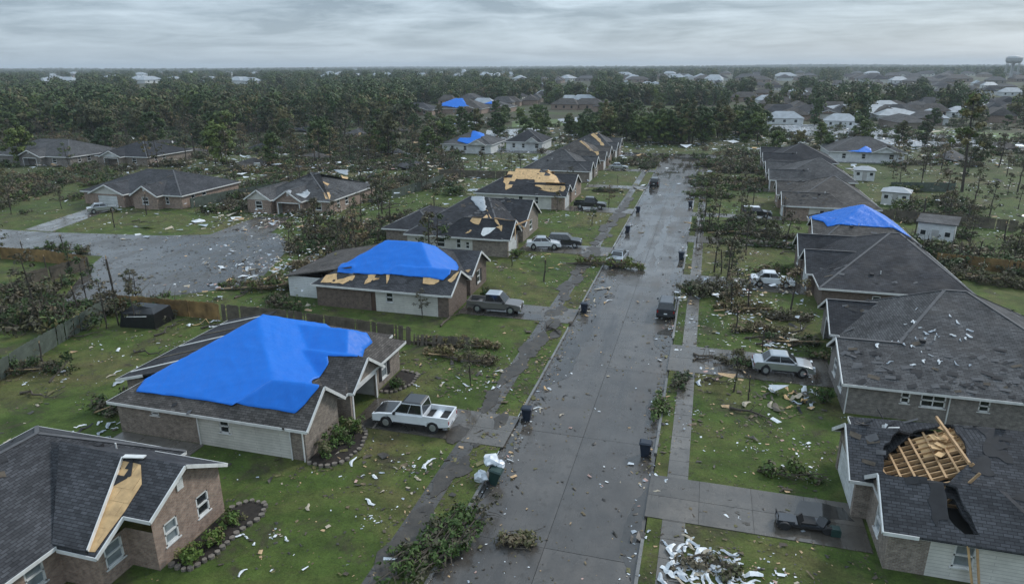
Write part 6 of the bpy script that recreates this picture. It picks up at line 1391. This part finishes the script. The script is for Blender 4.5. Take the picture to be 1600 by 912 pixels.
thick(1500, -20, 720, 190, 262, -.22); thick(800, -20, 720, 255, 335, -.03); thick(260, 420, 640, 325, 400, 0); thick(120, -10, 260, 380, 520, .12)
thick(700, 1195, 1620, 160, 262, -.1); thick(220, 1400, 1620, 262, 440, .1); thick(160, 700, 1000, 185, 240, 0); thick(150, 1085, 1200, 232, 300, .05); thick(90, 880, 1040, 236, 262, 0)
woods('storm_thicket', 'tangled storm brush and undergrowth in the debris fields', tp, TH, .6, 1.35)
rr = random.Random(5)
for i, (px, py) in enumerate(((560, 212), (620, 205), (420, 235), (500, 250), (390, 262), (300, 240), (340, 215), (230, 205), (610, 240), (640, 262), (480, 205), (250, 228), (1480, 250), (1560, 232))):
    p = at(px, py); o = thing('ruined_house', ['collapsed grey roof lying in the debris field, left of the houses', 'collapsed roof at far upper right beside stripped trees'][i > 11], 'ruin', (p.x, p.y, 0), ['ruins in the debris field', 'ruins at upper right'][i > 11]); o.rotation_euler.z = rr.uniform(0, 3)
    r = MB(); X, Y = rr.uniform(4, 6.5), rr.uniform(3, 5); J = lambda: rr.uniform(-.8, .8); A, Bq = (-X*.4+J(), J(), rr.uniform(1.4, 2.6)), (X*.4+J(), J(), rr.uniform(1.0, 2.8)); c4 = [(-X+J(), -Y+J(), rr.uniform(0, .9)), (X+J(), -Y+J(), rr.uniform(0, .9)), (X+J(), Y+J(), rr.uniform(.2, 1.4)), (-X+J(), Y+J(), rr.uniform(.2, 1.4))]
    for f in ([c4[0], c4[1], Bq, A], [c4[2], c4[3], A, Bq], [c4[3], c4[0], A], [c4[1], c4[2], Bq]): r.poly(f)
    r.build('roof', rr.choice(['shingle_grey', 'shingle_char', 'shingle_brown']), o, off=(0, 0, 0))
    for k in range(4): a = rr.uniform(0, 6.28); x, y = math.cos(a)*X, math.sin(a)*Y; MB().beam((x, y, 0), (x+rr.uniform(-2, 2), y+rr.uniform(-1, 1), rr.uniform(.1, 1.6)), rr.uniform(.6, 1.6), .12).build('wall_fragment', rr.choice(['siding_w', 'ply', 'brick_red']), o, off=(0, 0, 0))
# ------------------------------------------------------------------ haze
hm = bpy.data.materials.new('haze'); hm.use_nodes = True; t_ = hm.node_tree; t_.nodes.clear(); oo = t_.nodes.new('ShaderNodeOutputMaterial'); pv = t_.nodes.new('ShaderNodeVolumePrincipled')
pv.inputs['Color'].default_value = (.80, .88, .95, 1); pv.inputs['Density'].default_value = .00015; pv.inputs['Anisotropy'].default_value = .1; t_.links.new(pv.outputs[0], oo.inputs['Volume'])
hz_o = MB().box(-9000, 9000, -9000, 9000, -1.6, 60).build('haze', hm, uv=False); stuff(hz_o)
